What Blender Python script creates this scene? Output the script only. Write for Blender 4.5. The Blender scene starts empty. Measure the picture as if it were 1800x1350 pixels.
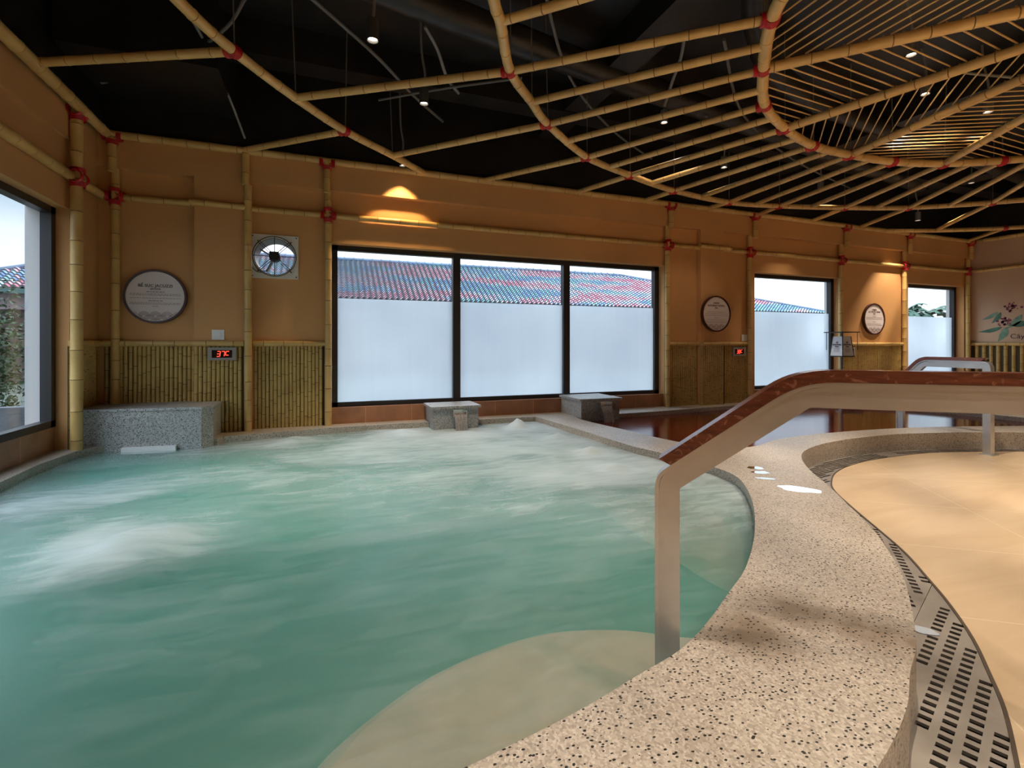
import bpy, bmesh, math, random
from mathutils import Vector, Matrix, noise
PI = math.pi
sc = bpy.context.scene
COL = sc.collection
random.seed(7)

# ------------------------------------------------------------------ camera
# room frame: X along the back wall, Y towards the back wall, Z up; metres
cam_d = bpy.data.cameras.new('camera')
cam = bpy.data.objects.new('camera', cam_d); COL.objects.link(cam)
cam.location = (0, 0, 1.25)
cam.rotation_euler = (PI / 2, 0, -math.atan2(0.3557, 0.9346))
cam_d.sensor_width = 36.0
cam_d.lens = 862 / 1800 * 36
cam_d.shift_y = -69 / 1800
cam_d.clip_start = 0.05; cam_d.clip_end = 300
sc.camera = cam
# ------------------------------------------------------------------ view + world
sc.view_settings.view_transform = 'Standard'
sc.view_settings.look = 'None'
sc.view_settings.exposure = 0.40
sc.view_settings.gamma = 1.0
sc.view_settings.use_curve_mapping = False
W = bpy.data.worlds.new('world'); sc.world = W
W.use_nodes = True
nt = W.node_tree; nt.nodes.clear()
wo = nt.nodes.new('ShaderNodeOutputWorld'); bg = nt.nodes.new('ShaderNodeBackground')
tc = nt.nodes.new('ShaderNodeTexCoord'); sep = nt.nodes.new('ShaderNodeSeparateXYZ')
rp = nt.nodes.new('ShaderNodeValToRGB')
nt.links.new(tc.outputs['Generated'], sep.inputs[0]); nt.links.new(sep.outputs['Z'], rp.inputs[0])
e = rp.color_ramp.elements
e[0].position = 0.0; e[0].color = (0.60, 0.65, 0.72, 1)
e[1].position = 1.0; e[1].color = (1.5, 1.68, 1.92, 1)
for p_, c_ in ((0.10, (0.55, 0.58, 0.62)), (0.165, (0.46, 0.51, 0.57)), (0.215, (0.24, 0.325, 0.41)), (0.27, (0.19, 0.29, 0.41)), (0.45, (1.15, 1.32, 1.55))):
    m_ = e.new(p_); m_.color = (*c_, 1)          # bright overcast sky with a blue band low down
rp2 = nt.nodes.new('ShaderNodeValToRGB'); nt.links.new(sep.outputs['Z'], rp2.inputs[0])
e2 = rp2.color_ramp.elements
e2[0].position = 0.0; e2[0].color = (0.60, 0.65, 0.72, 1)
e2[1].position = 1.0; e2[1].color = (1.5, 1.68, 1.92, 1)
for p_, c_ in ((0.10, (0.70, 0.73, 0.77)), (0.28, (0.70, 0.76, 0.84)), (0.45, (1.15, 1.32, 1.55))):
    m_ = e2.new(p_); m_.color = (*c_, 1)
mr_ = nt.nodes.new('ShaderNodeMapRange'); mr_.inputs['From Min'].default_value = -0.35; mr_.inputs['From Max'].default_value = 0.0
nt.links.new(sep.outputs['X'], mr_.inputs['Value'])
mw = nt.nodes.new('ShaderNodeMix'); mw.data_type = 'RGBA'
nt.links.new(mr_.outputs[0], mw.inputs[0]); nt.links.new(rp.outputs[0], mw.inputs[6]); nt.links.new(rp2.outputs[0], mw.inputs[7])
nt.links.new(mw.outputs[2], bg.inputs[0]); bg.inputs[1].default_value = 1.95
nt.links.new(bg.outputs[0], wo.inputs[0])
sc.cycles.volume_bounces = 2
LAMP = 1.0          # overall strength of the ceiling spots

# ------------------------------------------------------------------ dimensions
XL, XR, YB, YF = -2.42, 14.0, 6.9, -5.0     # wall faces
ZTOP, ZCEIL = 3.66, 4.75
ZC = 0.195                                   # top of the pool kerbs
ZW = 0.125                                   # water level
ZLAT = 3.62                                  # bamboo lattice

# ------------------------------------------------------------------ node helpers
def newmat(name):
    m = bpy.data.materials.new(name); m.use_nodes = True
    t = m.node_tree; b = t.nodes.get('Principled BSDF')
    return m, t, b
def nd(t, kind, **kw):
    n = t.nodes.new(kind)
    for k, v in kw.items():
        if k in n.inputs: n.inputs[k].default_value = v
        else: setattr(n, k, v)
    return n
def ramp(t, src, stops):
    r = t.nodes.new('ShaderNodeValToRGB'); el = r.color_ramp.elements
    el[0].position, el[0].color = stops[0][0], (*stops[0][1], 1)
    el[1].position, el[1].color = stops[-1][0], (*stops[-1][1], 1)
    for p, c in stops[1:-1]:
        x = el.new(p); x.color = (*c, 1)
    t.links.new(src, r.inputs[0]); return r.outputs[0]
def mixc(t, fac, a, b, mode='MIX'):
    n = t.nodes.new('ShaderNodeMix'); n.data_type = 'RGBA'; n.blend_type = mode
    for s, v in ((n.inputs[0], fac), (n.inputs[6], a), (n.inputs[7], b)):
        if isinstance(v, (int, float)): s.default_value = v
        elif isinstance(v, tuple): s.default_value = (*v, 1)
        else: t.links.new(v, s)
    return n.outputs[2]
def objco(t, scale=None):
    c = t.nodes.new('ShaderNodeTexCoord').outputs['Object']
    if scale:
        mp = t.nodes.new('ShaderNodeMapping'); mp.inputs['Scale'].default_value = scale
        t.links.new(c, mp.inputs[0]); return mp.outputs[0]
    return c
def geoco(t, scale=None):
    c = t.nodes.new('ShaderNodeNewGeometry').outputs['Position']
    if scale:
        mp = t.nodes.new('ShaderNodeMapping'); mp.inputs['Scale'].default_value = scale
        t.links.new(c, mp.inputs[0]); return mp.outputs[0]
    return c
def noise_n(t, co, scale, detail=3, rough=0.55, dist=0.0):
    n = nd(t, 'ShaderNodeTexNoise', Scale=scale, Detail=detail, Roughness=rough, Distortion=dist)
    t.links.new(co, n.inputs['Vector']); return n.outputs['Fac']
def bump(t, b, h, strength=0.2, dist=0.01):
    n = nd(t, 'ShaderNodeBump', Strength=strength, Distance=dist)
    t.links.new(h, n.inputs['Height']); t.links.new(n.outputs[0], b.inputs['Normal'])
def plain(name, col, rough=0.5, metal=0.0, var=0.0, vs=4.0, spec=0.5):
    m, t, b = newmat(name)
    b.inputs['Base Color'].default_value = (*col, 1)
    b.inputs['Roughness'].default_value = rough; b.inputs['Metallic'].default_value = metal
    b.inputs['Specular IOR Level'].default_value = spec
    if var:
        f = noise_n(t, objco(t), vs, 4)
        lo = tuple(c * (1 - var) for c in col); hi = tuple(min(1, c * (1 + var)) for c in col)
        t.links.new(ramp(t, f, [(0.3, lo), (0.7, hi)]), b.inputs['Base Color'])
    return m
def glow(name, col, strength):
    m, t, b = newmat(name)
    b.inputs['Base Color'].default_value = (*col, 1)
    b.inputs['Emission Color'].default_value = (*col, 1); b.inputs['Emission Strength'].default_value = strength
    return m

# ------------------------------------------------------------------ materials
def mk_paint(name, col):
    m, t, b = newmat(name)
    f = noise_n(t, geoco(t), 0.9, 4)
    t.links.new(ramp(t, f, [(0.3, tuple(c * 0.92 for c in col)), (0.7, tuple(c * 1.07 for c in col))]), b.inputs['Base Color'])
    b.inputs['Roughness'].default_value = 0.62; b.inputs['Specular IOR Level'].default_value = 0.3
    bump(t, b, noise_n(t, geoco(t), 60, 3), 0.08, 0.004)
    return m
M_WALL = mk_paint('ochre_paint', (0.64, 0.34, 0.135))
M_WALLR = mk_paint('plaster_paint', (0.56, 0.38, 0.25))
M_JAMB = mk_paint('jamb_paint', (0.52, 0.33, 0.2))
M_BLACK = plain('black_paint', (0.013, 0.012, 0.012), 0.45, var=0.5, vs=3)
M_DUCT = plain('black_duct', (0.016, 0.015, 0.014), 0.42, var=0.5, vs=9)

def mk_bamboo(name, a, b_, c):
    m, t, b = newmat(name)
    f = noise_n(t, objco(t), 3.0, 4, 0.6)
    f2 = noise_n(t, geoco(t), 0.8, 2)
    col = ramp(t, f, [(0.3, a), (0.52, b_), (0.75, c)])
    col = mixc(t, 0.35, col, ramp(t, f2, [(0.35, (0.5, 0.5, 0.5)), (0.65, (1, 1, 1))]), 'MULTIPLY')
    t.links.new(col, b.inputs['Base Color']); b.inputs['Roughness'].default_value = 0.36
    return m
M_BAM = mk_bamboo('bamboo_gold', (0.62, 0.38, 0.13), (0.78, 0.49, 0.175), (0.85, 0.59, 0.235))
M_BAMW = mk_bamboo('bamboo_yellow', (0.58, 0.34, 0.11), (0.70, 0.45, 0.16), (0.78, 0.55, 0.22))
M_NODE = plain('bamboo_node', (0.23, 0.12, 0.035), 0.5)
M_CANE = mk_bamboo('cane_olive', (0.42, 0.26, 0.075), (0.56, 0.37, 0.115), (0.66, 0.46, 0.16))
M_CANEN = plain('cane_node', (0.10, 0.06, 0.015), 0.55)
M_CANEBACK = plain('cane_backing', (0.05, 0.035, 0.012), 0.8)
M_ROPE = plain('red_cord', (0.50, 0.008, 0.012), 0.3, var=0.3, vs=40)

def mk_terrazzo(name, base, chip, dens, light):
    m, t, b = newmat(name)
    co = geoco(t)
    v = nd(t, 'ShaderNodeTexVoronoi', Scale=66.0, Randomness=1.0); t.links.new(geoco(t, (1.0, 1.45, 1.2)), v.inputs['Vector'])
    w = nd(t, 'ShaderNodeTexWhiteNoise'); w.noise_dimensions = '3D'
    t.links.new(v.outputs['Position'], w.inputs['Vector'])
    lt = nd(t, 'ShaderNodeMath', operation='LESS_THAN'); lt.inputs[1].default_value = dens
    t.links.new(w.outputs['Value'], lt.inputs[0])
    wob = noise_n(t, co, 120, 1)
    ad = nd(t, 'ShaderNodeMath', operation='MULTIPLY_ADD'); ad.inputs[1].default_value = -0.35
    t.links.new(wob, ad.inputs[0]); t.links.new(v.outputs['Distance'], ad.inputs[2])
    ld = nd(t, 'ShaderNodeMath', operation='LESS_THAN'); ld.inputs[1].default_value = 0.15
    t.links.new(ad.outputs[0], ld.inputs[0])
    mu = nd(t, 'ShaderNodeMath', operation='MULTIPLY')
    t.links.new(lt.outputs[0], mu.inputs[0]); t.links.new(ld.outputs[0], mu.inputs[1])
    v2 = nd(t, 'ShaderNodeTexVoronoi', Scale=140.0); t.links.new(co, v2.inputs['Vector'])
    fine = ramp(t, v2.outputs['Color'], [(0.15, tuple(c * 0.74 for c in base)), (0.5, base), (0.9, light)])
    stain = ramp(t, noise_n(t, co, 0.9, 4, 0.6), [(0.3, (0.78, 0.76, 0.74)), (0.6, (1, 1, 1))])
    fine = mixc(t, 1.0, fine, stain, 'MULTIPLY')
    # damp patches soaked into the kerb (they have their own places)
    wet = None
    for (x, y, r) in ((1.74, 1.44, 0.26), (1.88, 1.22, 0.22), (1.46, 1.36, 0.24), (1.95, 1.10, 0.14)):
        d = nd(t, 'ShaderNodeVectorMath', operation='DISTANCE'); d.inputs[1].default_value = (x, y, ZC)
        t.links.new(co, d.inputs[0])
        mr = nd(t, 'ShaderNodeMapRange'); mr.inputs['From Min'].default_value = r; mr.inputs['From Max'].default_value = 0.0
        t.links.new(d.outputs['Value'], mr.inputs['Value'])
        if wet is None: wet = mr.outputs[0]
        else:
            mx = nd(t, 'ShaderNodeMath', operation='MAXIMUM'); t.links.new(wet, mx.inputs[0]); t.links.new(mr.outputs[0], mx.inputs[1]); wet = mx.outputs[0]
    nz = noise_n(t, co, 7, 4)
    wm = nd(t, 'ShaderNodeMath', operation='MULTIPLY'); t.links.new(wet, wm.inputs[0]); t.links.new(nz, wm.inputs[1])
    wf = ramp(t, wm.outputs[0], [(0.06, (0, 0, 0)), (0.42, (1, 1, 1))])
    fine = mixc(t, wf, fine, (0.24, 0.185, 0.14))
    col = mixc(t, mu.outputs[0], fine, chip)
    t.links.new(col, b.inputs['Base Color'])
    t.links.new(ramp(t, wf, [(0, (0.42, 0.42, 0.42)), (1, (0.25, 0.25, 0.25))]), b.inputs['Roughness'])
    return m
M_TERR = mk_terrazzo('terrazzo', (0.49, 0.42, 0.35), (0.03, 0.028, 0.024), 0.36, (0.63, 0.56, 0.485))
M_TERRG = mk_terrazzo('terrazzo_grey', (0.42, 0.41, 0.39), (0.025, 0.025, 0.025), 0.62, (0.62, 0.62, 0.62))

def mk_floor():
    m, t, b = newmat('sandstone_floor')
    co = geoco(t)
    f = noise_n(t, geoco(t, (0.5, 2.2, 1)), 1.6, 6, 0.6, 1.2)
    col = ramp(t, f, [(0.3, (0.46, 0.33, 0.205)), (0.55, (0.52, 0.385, 0.25)), (0.75, (0.57, 0.435, 0.29))])
    sp = nd(t, 'ShaderNodeSeparateXYZ'); t.links.new(co, sp.inputs[0])
    # large tile joints turned to the room
    br = nd(t, 'ShaderNodeTexBrick', Scale=1.0); br.offset = 0.0
    br.inputs['Brick Width'].default_value = 1.2; br.inputs['Row Height'].default_value = 0.9
    br.inputs['Mortar Size'].default_value = 0.004; br.inputs['Mortar Smooth'].default_value = 0.3
    mp = nd(t, 'ShaderNodeMapping'); mp.inputs['Rotation'].default_value = (0, 0, 0.62); t.links.new(co, mp.inputs[0]); t.links.new(mp.outputs[0], br.inputs['Vector'])
    col = mixc(t, br.outputs['Fac'], col, (0.62, 0.49, 0.35))
    t.links.new(col, b.inputs['Base Color']); b.inputs['Roughness'].default_value = 0.42
    return m
M_FLOOR = mk_floor()
M_FLOOREDGE = plain('floor_edge', (0.06, 0.04, 0.025), 0.5)

def mk_tile(name, col, bw, rh):
    m, t, b = newmat(name)
    br = nd(t, 'ShaderNodeTexBrick', Scale=1.0); br.offset = 0.0
    br.inputs['Brick Width'].default_value = bw; br.inputs['Row Height'].default_value = rh
    br.inputs['Mortar Size'].default_value = 0.004
    br.inputs['Color1'].default_value = (*col, 1); br.inputs['Color2'].default_value = (*[c * 0.8 for c in col], 1)
    br.inputs['Mortar'].default_value = (*[min(1, c * 1.5) for c in col], 1)
    sp = nd(t, 'ShaderNodeSeparateXYZ'); t.links.new(geoco(t), sp.inputs[0])
    ad = nd(t, 'ShaderNodeMath', operation='ADD'); t.links.new(sp.outputs[0], ad.inputs[0]); t.links.new(sp.outputs[1], ad.inputs[1])
    cb = nd(t, 'ShaderNodeCombineXYZ'); t.links.new(ad.outputs[0], cb.inputs[0]); t.links.new(sp.outputs[2], cb.inputs[1])
    t.links.new(cb.outputs[0], br.inputs['Vector'])
    nz = ramp(t, noise_n(t, geoco(t), 5, 4), [(0.3, (0.75, 0.75, 0.75)), (0.7, (1.1, 1.1, 1.1))])
    t.links.new(mixc(t, 1.0, br.outputs['Color'], nz, 'MULTIPLY'), b.inputs['Base Color'])
    b.inputs['Roughness'].default_value = 0.35
    return m
M_TERRA = mk_tile('terracotta_tile', (0.46, 0.20, 0.095), 0.62, 1.0)
M_TERRAL = mk_tile('brown_tile', (0.48, 0.26, 0.15), 0.62, 1.0)
M_BASIN = plain('pool_lining', (0.10, 0.30, 0.22), 0.5, var=0.2, vs=2)
M_STEP = plain('pool_step_stone', (0.41, 0.25, 0.18), 0.5, var=0.15, vs=6)
M_STEEL = None
def mk_steel(name, col, rough, streak=(2, 2, 60), metal=1.0):
    m, t, b = newmat(name)
    f = noise_n(t, objco(t, streak), 2.0, 4)
    f2 = noise_n(t, geoco(t), 3.0, 5)
    c = ramp(t, f2, [(0.3, tuple(x * 0.75 for x in col)), (0.7, col)])
    t.links.new(c, b.inputs['Base Color']); b.inputs['Metallic'].default_value = metal
    t.links.new(ramp(t, f, [(0.3, (rough * 0.8,) * 3), (0.7, (rough * 1.25,) * 3)]), b.inputs['Roughness'])
    return m
M_STEEL = mk_steel('brushed_steel', (0.70, 0.69, 0.68), 0.36, (2, 2, 60), 0.8)
M_GRATE = mk_steel('grate_steel', (0.42, 0.38, 0.34), 0.42, (2, 2, 60), 0.7)
M_CHROME = mk_steel('spout_steel', (0.70, 0.70, 0.70), 0.25)
def mk_wood():
    m, t, b = newmat('red_wood')
    f = noise_n(t, geoco(t, (3, 3, 22)), 3.0, 5, 0.6, 0.6)
    col = ramp(t, f, [(0.3, (0.085, 0.020, 0.009)), (0.55, (0.16, 0.040, 0.018)), (0.8, (0.26, 0.08, 0.04))])
    v = nd(t, 'ShaderNodeTexNoise', Scale=16.0, Detail=5.0, Distortion=2.5); t.links.new(geoco(t), v.inputs['Vector'])
    scr = ramp(t, v.outputs['Fac'], [(0.60, (0, 0, 0)), (0.66, (0.6, 0.6, 0.6))])
    t.links.new(mixc(t, scr, col, (0.42, 0.20, 0.12)), b.inputs['Base Color'])
    b.inputs['Roughness'].default_value = 0.33; b.inputs['Coat Weight'].default_value = 0.3
    return m
M_WOOD = mk_wood()
M_DWOOD = plain('dark_wood', (0.055, 0.014, 0.009), 0.35, var=0.3, vs=20)
M_FRAME = plain('window_bronze', (0.035, 0.032, 0.034), 0.35, 0.3)
M_WHITE = plain('white_plastic', (0.85, 0.84, 0.82), 0.45)
M_SIGN = plain('sign_face', (0.78, 0.69, 0.68), 0.5, var=0.04)
M_INK = plain('sign_ink', (0.06, 0.02, 0.025), 0.6)
M_INKL = plain('sign_ink_pale', (0.34, 0.24, 0.24), 0.6)
M_SIGNW = plain('lantern_paper', (0.85, 0.85, 0.88), 0.6)
M_FANP = plain('fan_plate', (0.76, 0.71, 0.63), 0.5, var=0.06)
M_DARKM = plain('dark_metal', (0.03, 0.028, 0.028), 0.45, 0.4)
M_GREYM = plain('grey_metal', (0.22, 0.20, 0.19), 0.5, 0.3)
M_DISP = plain('display_bezel', (0.30, 0.26, 0.23), 0.45)
M_DISPB = plain('display_black', (0.012, 0.004, 0.004), 0.15)
M_LED = glow('red_led', (1.0, 0.06, 0.03), 1.8)
M_CAN = plain('lamp_can', (0.05, 0.048, 0.046), 0.5)
M_CANL = plain('lamp_can_grey', (0.16, 0.15, 0.145), 0.5)
M_LENS = glow('lamp_lens', (1.0, 0.86, 0.68), 9.0)
M_CABLE = plain('grey_cable', (0.24, 0.235, 0.23), 0.5)
M_CABLED = plain('dark_conduit', (0.15, 0.145, 0.14), 0.5)
M_WIRE = plain('hanger_wire', (0.30, 0.27, 0.24), 0.4, 0.6)

def mk_glass():
    m, t, b = newmat('clear_glass'); t.nodes.remove(b)
    out = t.nodes['Material Output']
    tr = nd(t, 'ShaderNodeBsdfTransparent'); tr.inputs[0].default_value = (0.96, 0.98, 0.98, 1)
    gl = nd(t, 'ShaderNodeBsdfGlossy', Roughness=0.02)
    lw = nd(t, 'ShaderNodeLayerWeight', Blend=0.12)
    fr = nd(t, 'ShaderNodeMath', operation='MULTIPLY'); fr.inputs[1].default_value = 0.5; t.links.new(lw.outputs['Facing'], fr.inputs[0])
    mx = nd(t, 'ShaderNodeMixShader'); t.links.new(fr.outputs[0], mx.inputs[0]); t.links.new(tr.outputs[0], mx.inputs[1]); t.links.new(gl.outputs[0], mx.inputs[2])
    t.links.new(mx.outputs[0], out.inputs[0]); return m
M_GLASS = mk_glass()
def mk_frost(name, col, thru):
    m, t, b = newmat(name); t.nodes.remove(b)
    out = t.nodes['Material Output']
    f = noise_n(t, geoco(t, (5, 5, 0.25)), 3.0, 3)
    f2 = noise_n(t, geoco(t), 0.7, 2)
    c = mixc(t, 1.0, ramp(t, f, [(0.3, tuple(x * 0.98 for x in col)), (0.7, col)]), ramp(t, f2, [(0.3, (0.9, 0.9, 0.92)), (0.7, (1, 1, 1))]), 'MULTIPLY')
    tl = nd(t, 'ShaderNodeBsdfTranslucent'); t.links.new(c, tl.inputs[0])
    rf = nd(t, 'ShaderNodeBsdfRefraction', Roughness=0.75, IOR=1.02); t.links.new(c, rf.inputs[0])
    df = nd(t, 'ShaderNodeBsdfDiffuse'); df.inputs[0].default_value = (0.6, 0.65, 0.7, 1)
    m1 = nd(t, 'ShaderNodeMixShader'); m1.inputs[0].default_value = thru
    t.links.new(tl.outputs[0], m1.inputs[1]); t.links.new(rf.outputs[0], m1.inputs[2])
    m2 = nd(t, 'ShaderNodeMixShader'); m2.inputs[0].default_value = 0.04
    t.links.new(m1.outputs[0], m2.inputs[1]); t.links.new(df.outputs[0], m2.inputs[2])
    t.links.new(m2.outputs[0], out.inputs[0]); return m
M_FROST = mk_frost('frosted_film', (0.95, 0.98, 1.0), 0.6)

JETS = [(-0.96, 3.31, 0.36, 0.075), (2.60, 5.30, 0.20, 0.06), (2.60, 4.50, 0.17, 0.06), (2.45, 6.20, 0.16, 0.13), (0.9, 6.35, 0.22, 0.05),
        (2.45, 3.85, 0.15, 0.05), (-0.35, 6.25, 0.28, 0.045), (-1.9, 4.4, 0.42, 0.03), (1.70, 5.95, 0.28, 0.02)]
def mk_water():
    m, t, b = newmat('jacuzzi_water'); t.nodes.remove(b)
    out = t.nodes['Material Output']
    co = geoco(t)
    f1 = noise_n(t, geoco(t, (0.55, 0.85, 1)), 1.0, 4, 0.5, 0.7)
    f2 = noise_n(t, geoco(t, (0.8, 2.6, 1)), 4.0, 5, 0.6, 0.6)
    ad = nd(t, 'ShaderNodeMath', operation='MULTIPLY_ADD'); ad.inputs[1].default_value = 0.50
    t.links.new(f2, ad.inputs[0]); t.links.new(f1, ad.inputs[2])
    # foam thickens towards the jets at the back wall and thins out by the near kerb
    sp = nd(t, 'ShaderNodeSeparateXYZ'); t.links.new(co, sp.inputs[0])
    mr = nd(t, 'ShaderNodeMapRange'); mr.inputs['From Min'].default_value = 1.5; mr.inputs['From Max'].default_value = 4.6
    mr.inputs['To Min'].default_value = -0.22; mr.inputs['To Max'].default_value = 0.13
    t.links.new(sp.outputs['Y'], mr.inputs['Value'])
    s = nd(t, 'ShaderNodeMath', operation='ADD'); t.links.new(ad.outputs[0], s.inputs[0]); t.links.new(mr.outputs[0], s.inputs[1])
    mrx = nd(t, 'ShaderNodeMapRange'); mrx.inputs['From Min'].default_value = -2.0; mrx.inputs['From Max'].default_value = 1.6
    mrx.inputs['To Min'].default_value = -0.20; mrx.inputs['To Max'].default_value = 0.15; t.links.new(sp.outputs['X'], mrx.inputs['Value'])
    sx = nd(t, 'ShaderNodeMath', operation='ADD'); t.links.new(s.outputs[0], sx.inputs[0]); t.links.new(mrx.outputs[0], sx.inputs[1])
    foam = sx.outputs[0]
    for (x, y, r, h) in JETS:
        d = nd(t, 'ShaderNodeVectorMath', operation='DISTANCE'); d.inputs[1].default_value = (x, y, ZW); t.links.new(co, d.inputs[0])
        q = nd(t, 'ShaderNodeMapRange'); q.interpolation_type = 'SMOOTHSTEP'
        q.inputs['From Min'].default_value = r * 2.3; q.inputs['From Max'].default_value = 0.0
        q.inputs['To Max'].default_value = 0.32 if h < 0.07 else 0.52
        t.links.new(d.outputs['Value'], q.inputs['Value'])
        a2 = nd(t, 'ShaderNodeMath', operation='ADD'); t.links.new(foam, a2.inputs[0]); t.links.new(q.outputs[0], a2.inputs[1]); foam = a2.outputs[0]
    sc_ = nd(t, 'ShaderNodeMath', operation='MULTIPLY'); sc_.inputs[1].default_value = 0.585; t.links.new(foam, sc_.inputs[0])
    ff = ramp(t, sc_.outputs[0], [(0.31, (0, 0, 0)), (0.46, (0.16, 0.16, 0.16)), (0.60, (0.50, 0.50, 0.50)), (0.92, (0.92, 0.92, 0.92))])
    tr = nd(t, 'ShaderNodeBsdfTransparent')
    fo = nd(t, 'ShaderNodeBsdfDiffuse'); fo.inputs[0].default_value = (0.70, 0.80, 0.85, 1)
    m2 = nd(t, 'ShaderNodeMixShader'); t.links.new(ff, m2.inputs[0]); t.links.new(tr.outputs[0], m2.inputs[1]); t.links.new(fo.outputs[0], m2.inputs[2])
    gl = nd(t, 'ShaderNodeBsdfGlossy', Roughness=0.3)
    lw = nd(t, 'ShaderNodeLayerWeight', Blend=0.25)
    pw = nd(t, 'ShaderNodeMath', operation='POWER'); pw.inputs[1].default_value = 3.0; t.links.new(lw.outputs['Facing'], pw.inputs[0])
    fr = nd(t, 'ShaderNodeMath', operation='MULTIPLY_ADD'); fr.inputs[1].default_value = 0.45; fr.inputs[2].default_value = 0.02; t.links.new(pw.outputs[0], fr.inputs[0])
    m3 = nd(t, 'ShaderNodeMixShader'); t.links.new(fr.outputs[0], m3.inputs[0]); t.links.new(m2.outputs[0], m3.inputs[1]); t.links.new(gl.outputs[0], m3.inputs[2])
    t.links.new(m3.outputs[0], out.inputs[0])
    vs = nd(t, 'ShaderNodeVolumeScatter'); vs.inputs['Color'].default_value = (0.17, 0.41, 0.34, 1); vs.inputs['Density'].default_value = 3.2
    va = nd(t, 'ShaderNodeVolumeAbsorption'); va.inputs['Color'].default_value = (0.25, 0.85, 0.72, 1); va.inputs['Density'].default_value = 1.0
    av = nd(t, 'ShaderNodeAddShader'); t.links.new(vs.outputs[0], av.inputs[0]); t.links.new(va.outputs[0], av.inputs[1])
    t.links.new(av.outputs[0], out.inputs['Volume'])
    return m
M_WATER = mk_water()
def mk_redwater():
    m, t, b = newmat('red_water')
    f = noise_n(t, geoco(t), 0.8, 3)
    t.links.new(ramp(t, f, [(0.35, (0.06, 0.006, 0.003)), (0.65, (0.12, 0.013, 0.005))]), b.inputs['Base Color'])
    b.inputs['Roughness'].default_value = 0.11; b.inputs['IOR'].default_value = 1.45
    bump(t, b, noise_n(t, geoco(t, (1, 0.5, 1)), 5, 3), 0.07, 0.02)
    return m
M_RED = mk_redwater()
def mk_sheet():
    m, t, b = newmat('falling_water'); t.nodes.remove(b)
    out = t.nodes['Material Output']
    tr = nd(t, 'ShaderNodeBsdfTransparent'); df = nd(t, 'ShaderNodeBsdfDiffuse'); df.inputs[0].default_value = (0.55, 0.5, 0.47, 1)
    gl = nd(t, 'ShaderNodeBsdfGlossy', Roughness=0.2)
    f = noise_n(t, geoco(t, (1, 1, 0.05)), 60, 2)
    m1 = nd(t, 'ShaderNodeMixShader'); t.links.new(ramp(t, f, [(0.3, (0.15,) * 3), (0.7, (0.65,) * 3)]), m1.inputs[0]); t.links.new(tr.outputs[0], m1.inputs[1]); t.links.new(df.outputs[0], m1.inputs[2])
    m2 = nd(t, 'ShaderNodeMixShader'); m2.inputs[0].default_value = 0.12; t.links.new(m1.outputs[0], m2.inputs[1]); t.links.new(gl.outputs[0], m2.inputs[2])
    t.links.new(m2.outputs[0], out.inputs[0]); return m
M_SHEET = mk_sheet()
M_PUDDLE = plain('puddle_water', (0.55, 0.55, 0.55), 0.03, spec=1.0)
M_PUDDLE.node_tree.nodes['Principled BSDF'].inputs['IOR'].default_value = 7.0
M_LEAF = plain('painted_leaf', (0.07, 0.17, 0.12), 0.7, var=0.4, vs=9)
M_LEAF2 = plain('painted_leaf_pale', (0.16, 0.27, 0.19), 0.7, var=0.3, vs=9)
M_BERRY = plain('painted_flower', (0.22, 0.05, 0.09), 0.7, var=0.6, vs=30)
M_FOL = plain('foliage', (0.035, 0.075, 0.035), 0.6, var=0.6, vs=3)
M_PALM = plain('palm_leaf', (0.06, 0.14, 0.10), 0.6, var=0.5, vs=3)
M_BARK = plain('bark', (0.12, 0.08, 0.05), 0.8, var=0.3)
M_STUCCO = plain('pink_stucco', (0.46, 0.36, 0.42), 0.8, var=0.06)
M_STUCCOD = plain('brown_cladding', (0.075, 0.05, 0.05), 0.7, var=0.25)
M_GROUND = plain('outdoor_ground', (0.06, 0.07, 0.055), 0.9, var=0.4, vs=0.7)
M_FASCIA = plain('eave_fascia', (0.05, 0.11, 0.11), 0.6)
def mk_roof():
    m, t, b = newmat('glazed_roof_tile')
    a = nd(t, 'ShaderNodeAttribute', attribute_name='tile')
    t.links.new(a.outputs['Color'], b.inputs['Base Color']); b.inputs['Roughness'].default_value = 0.4
    return m
M_ROOF = mk_roof()

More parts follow.
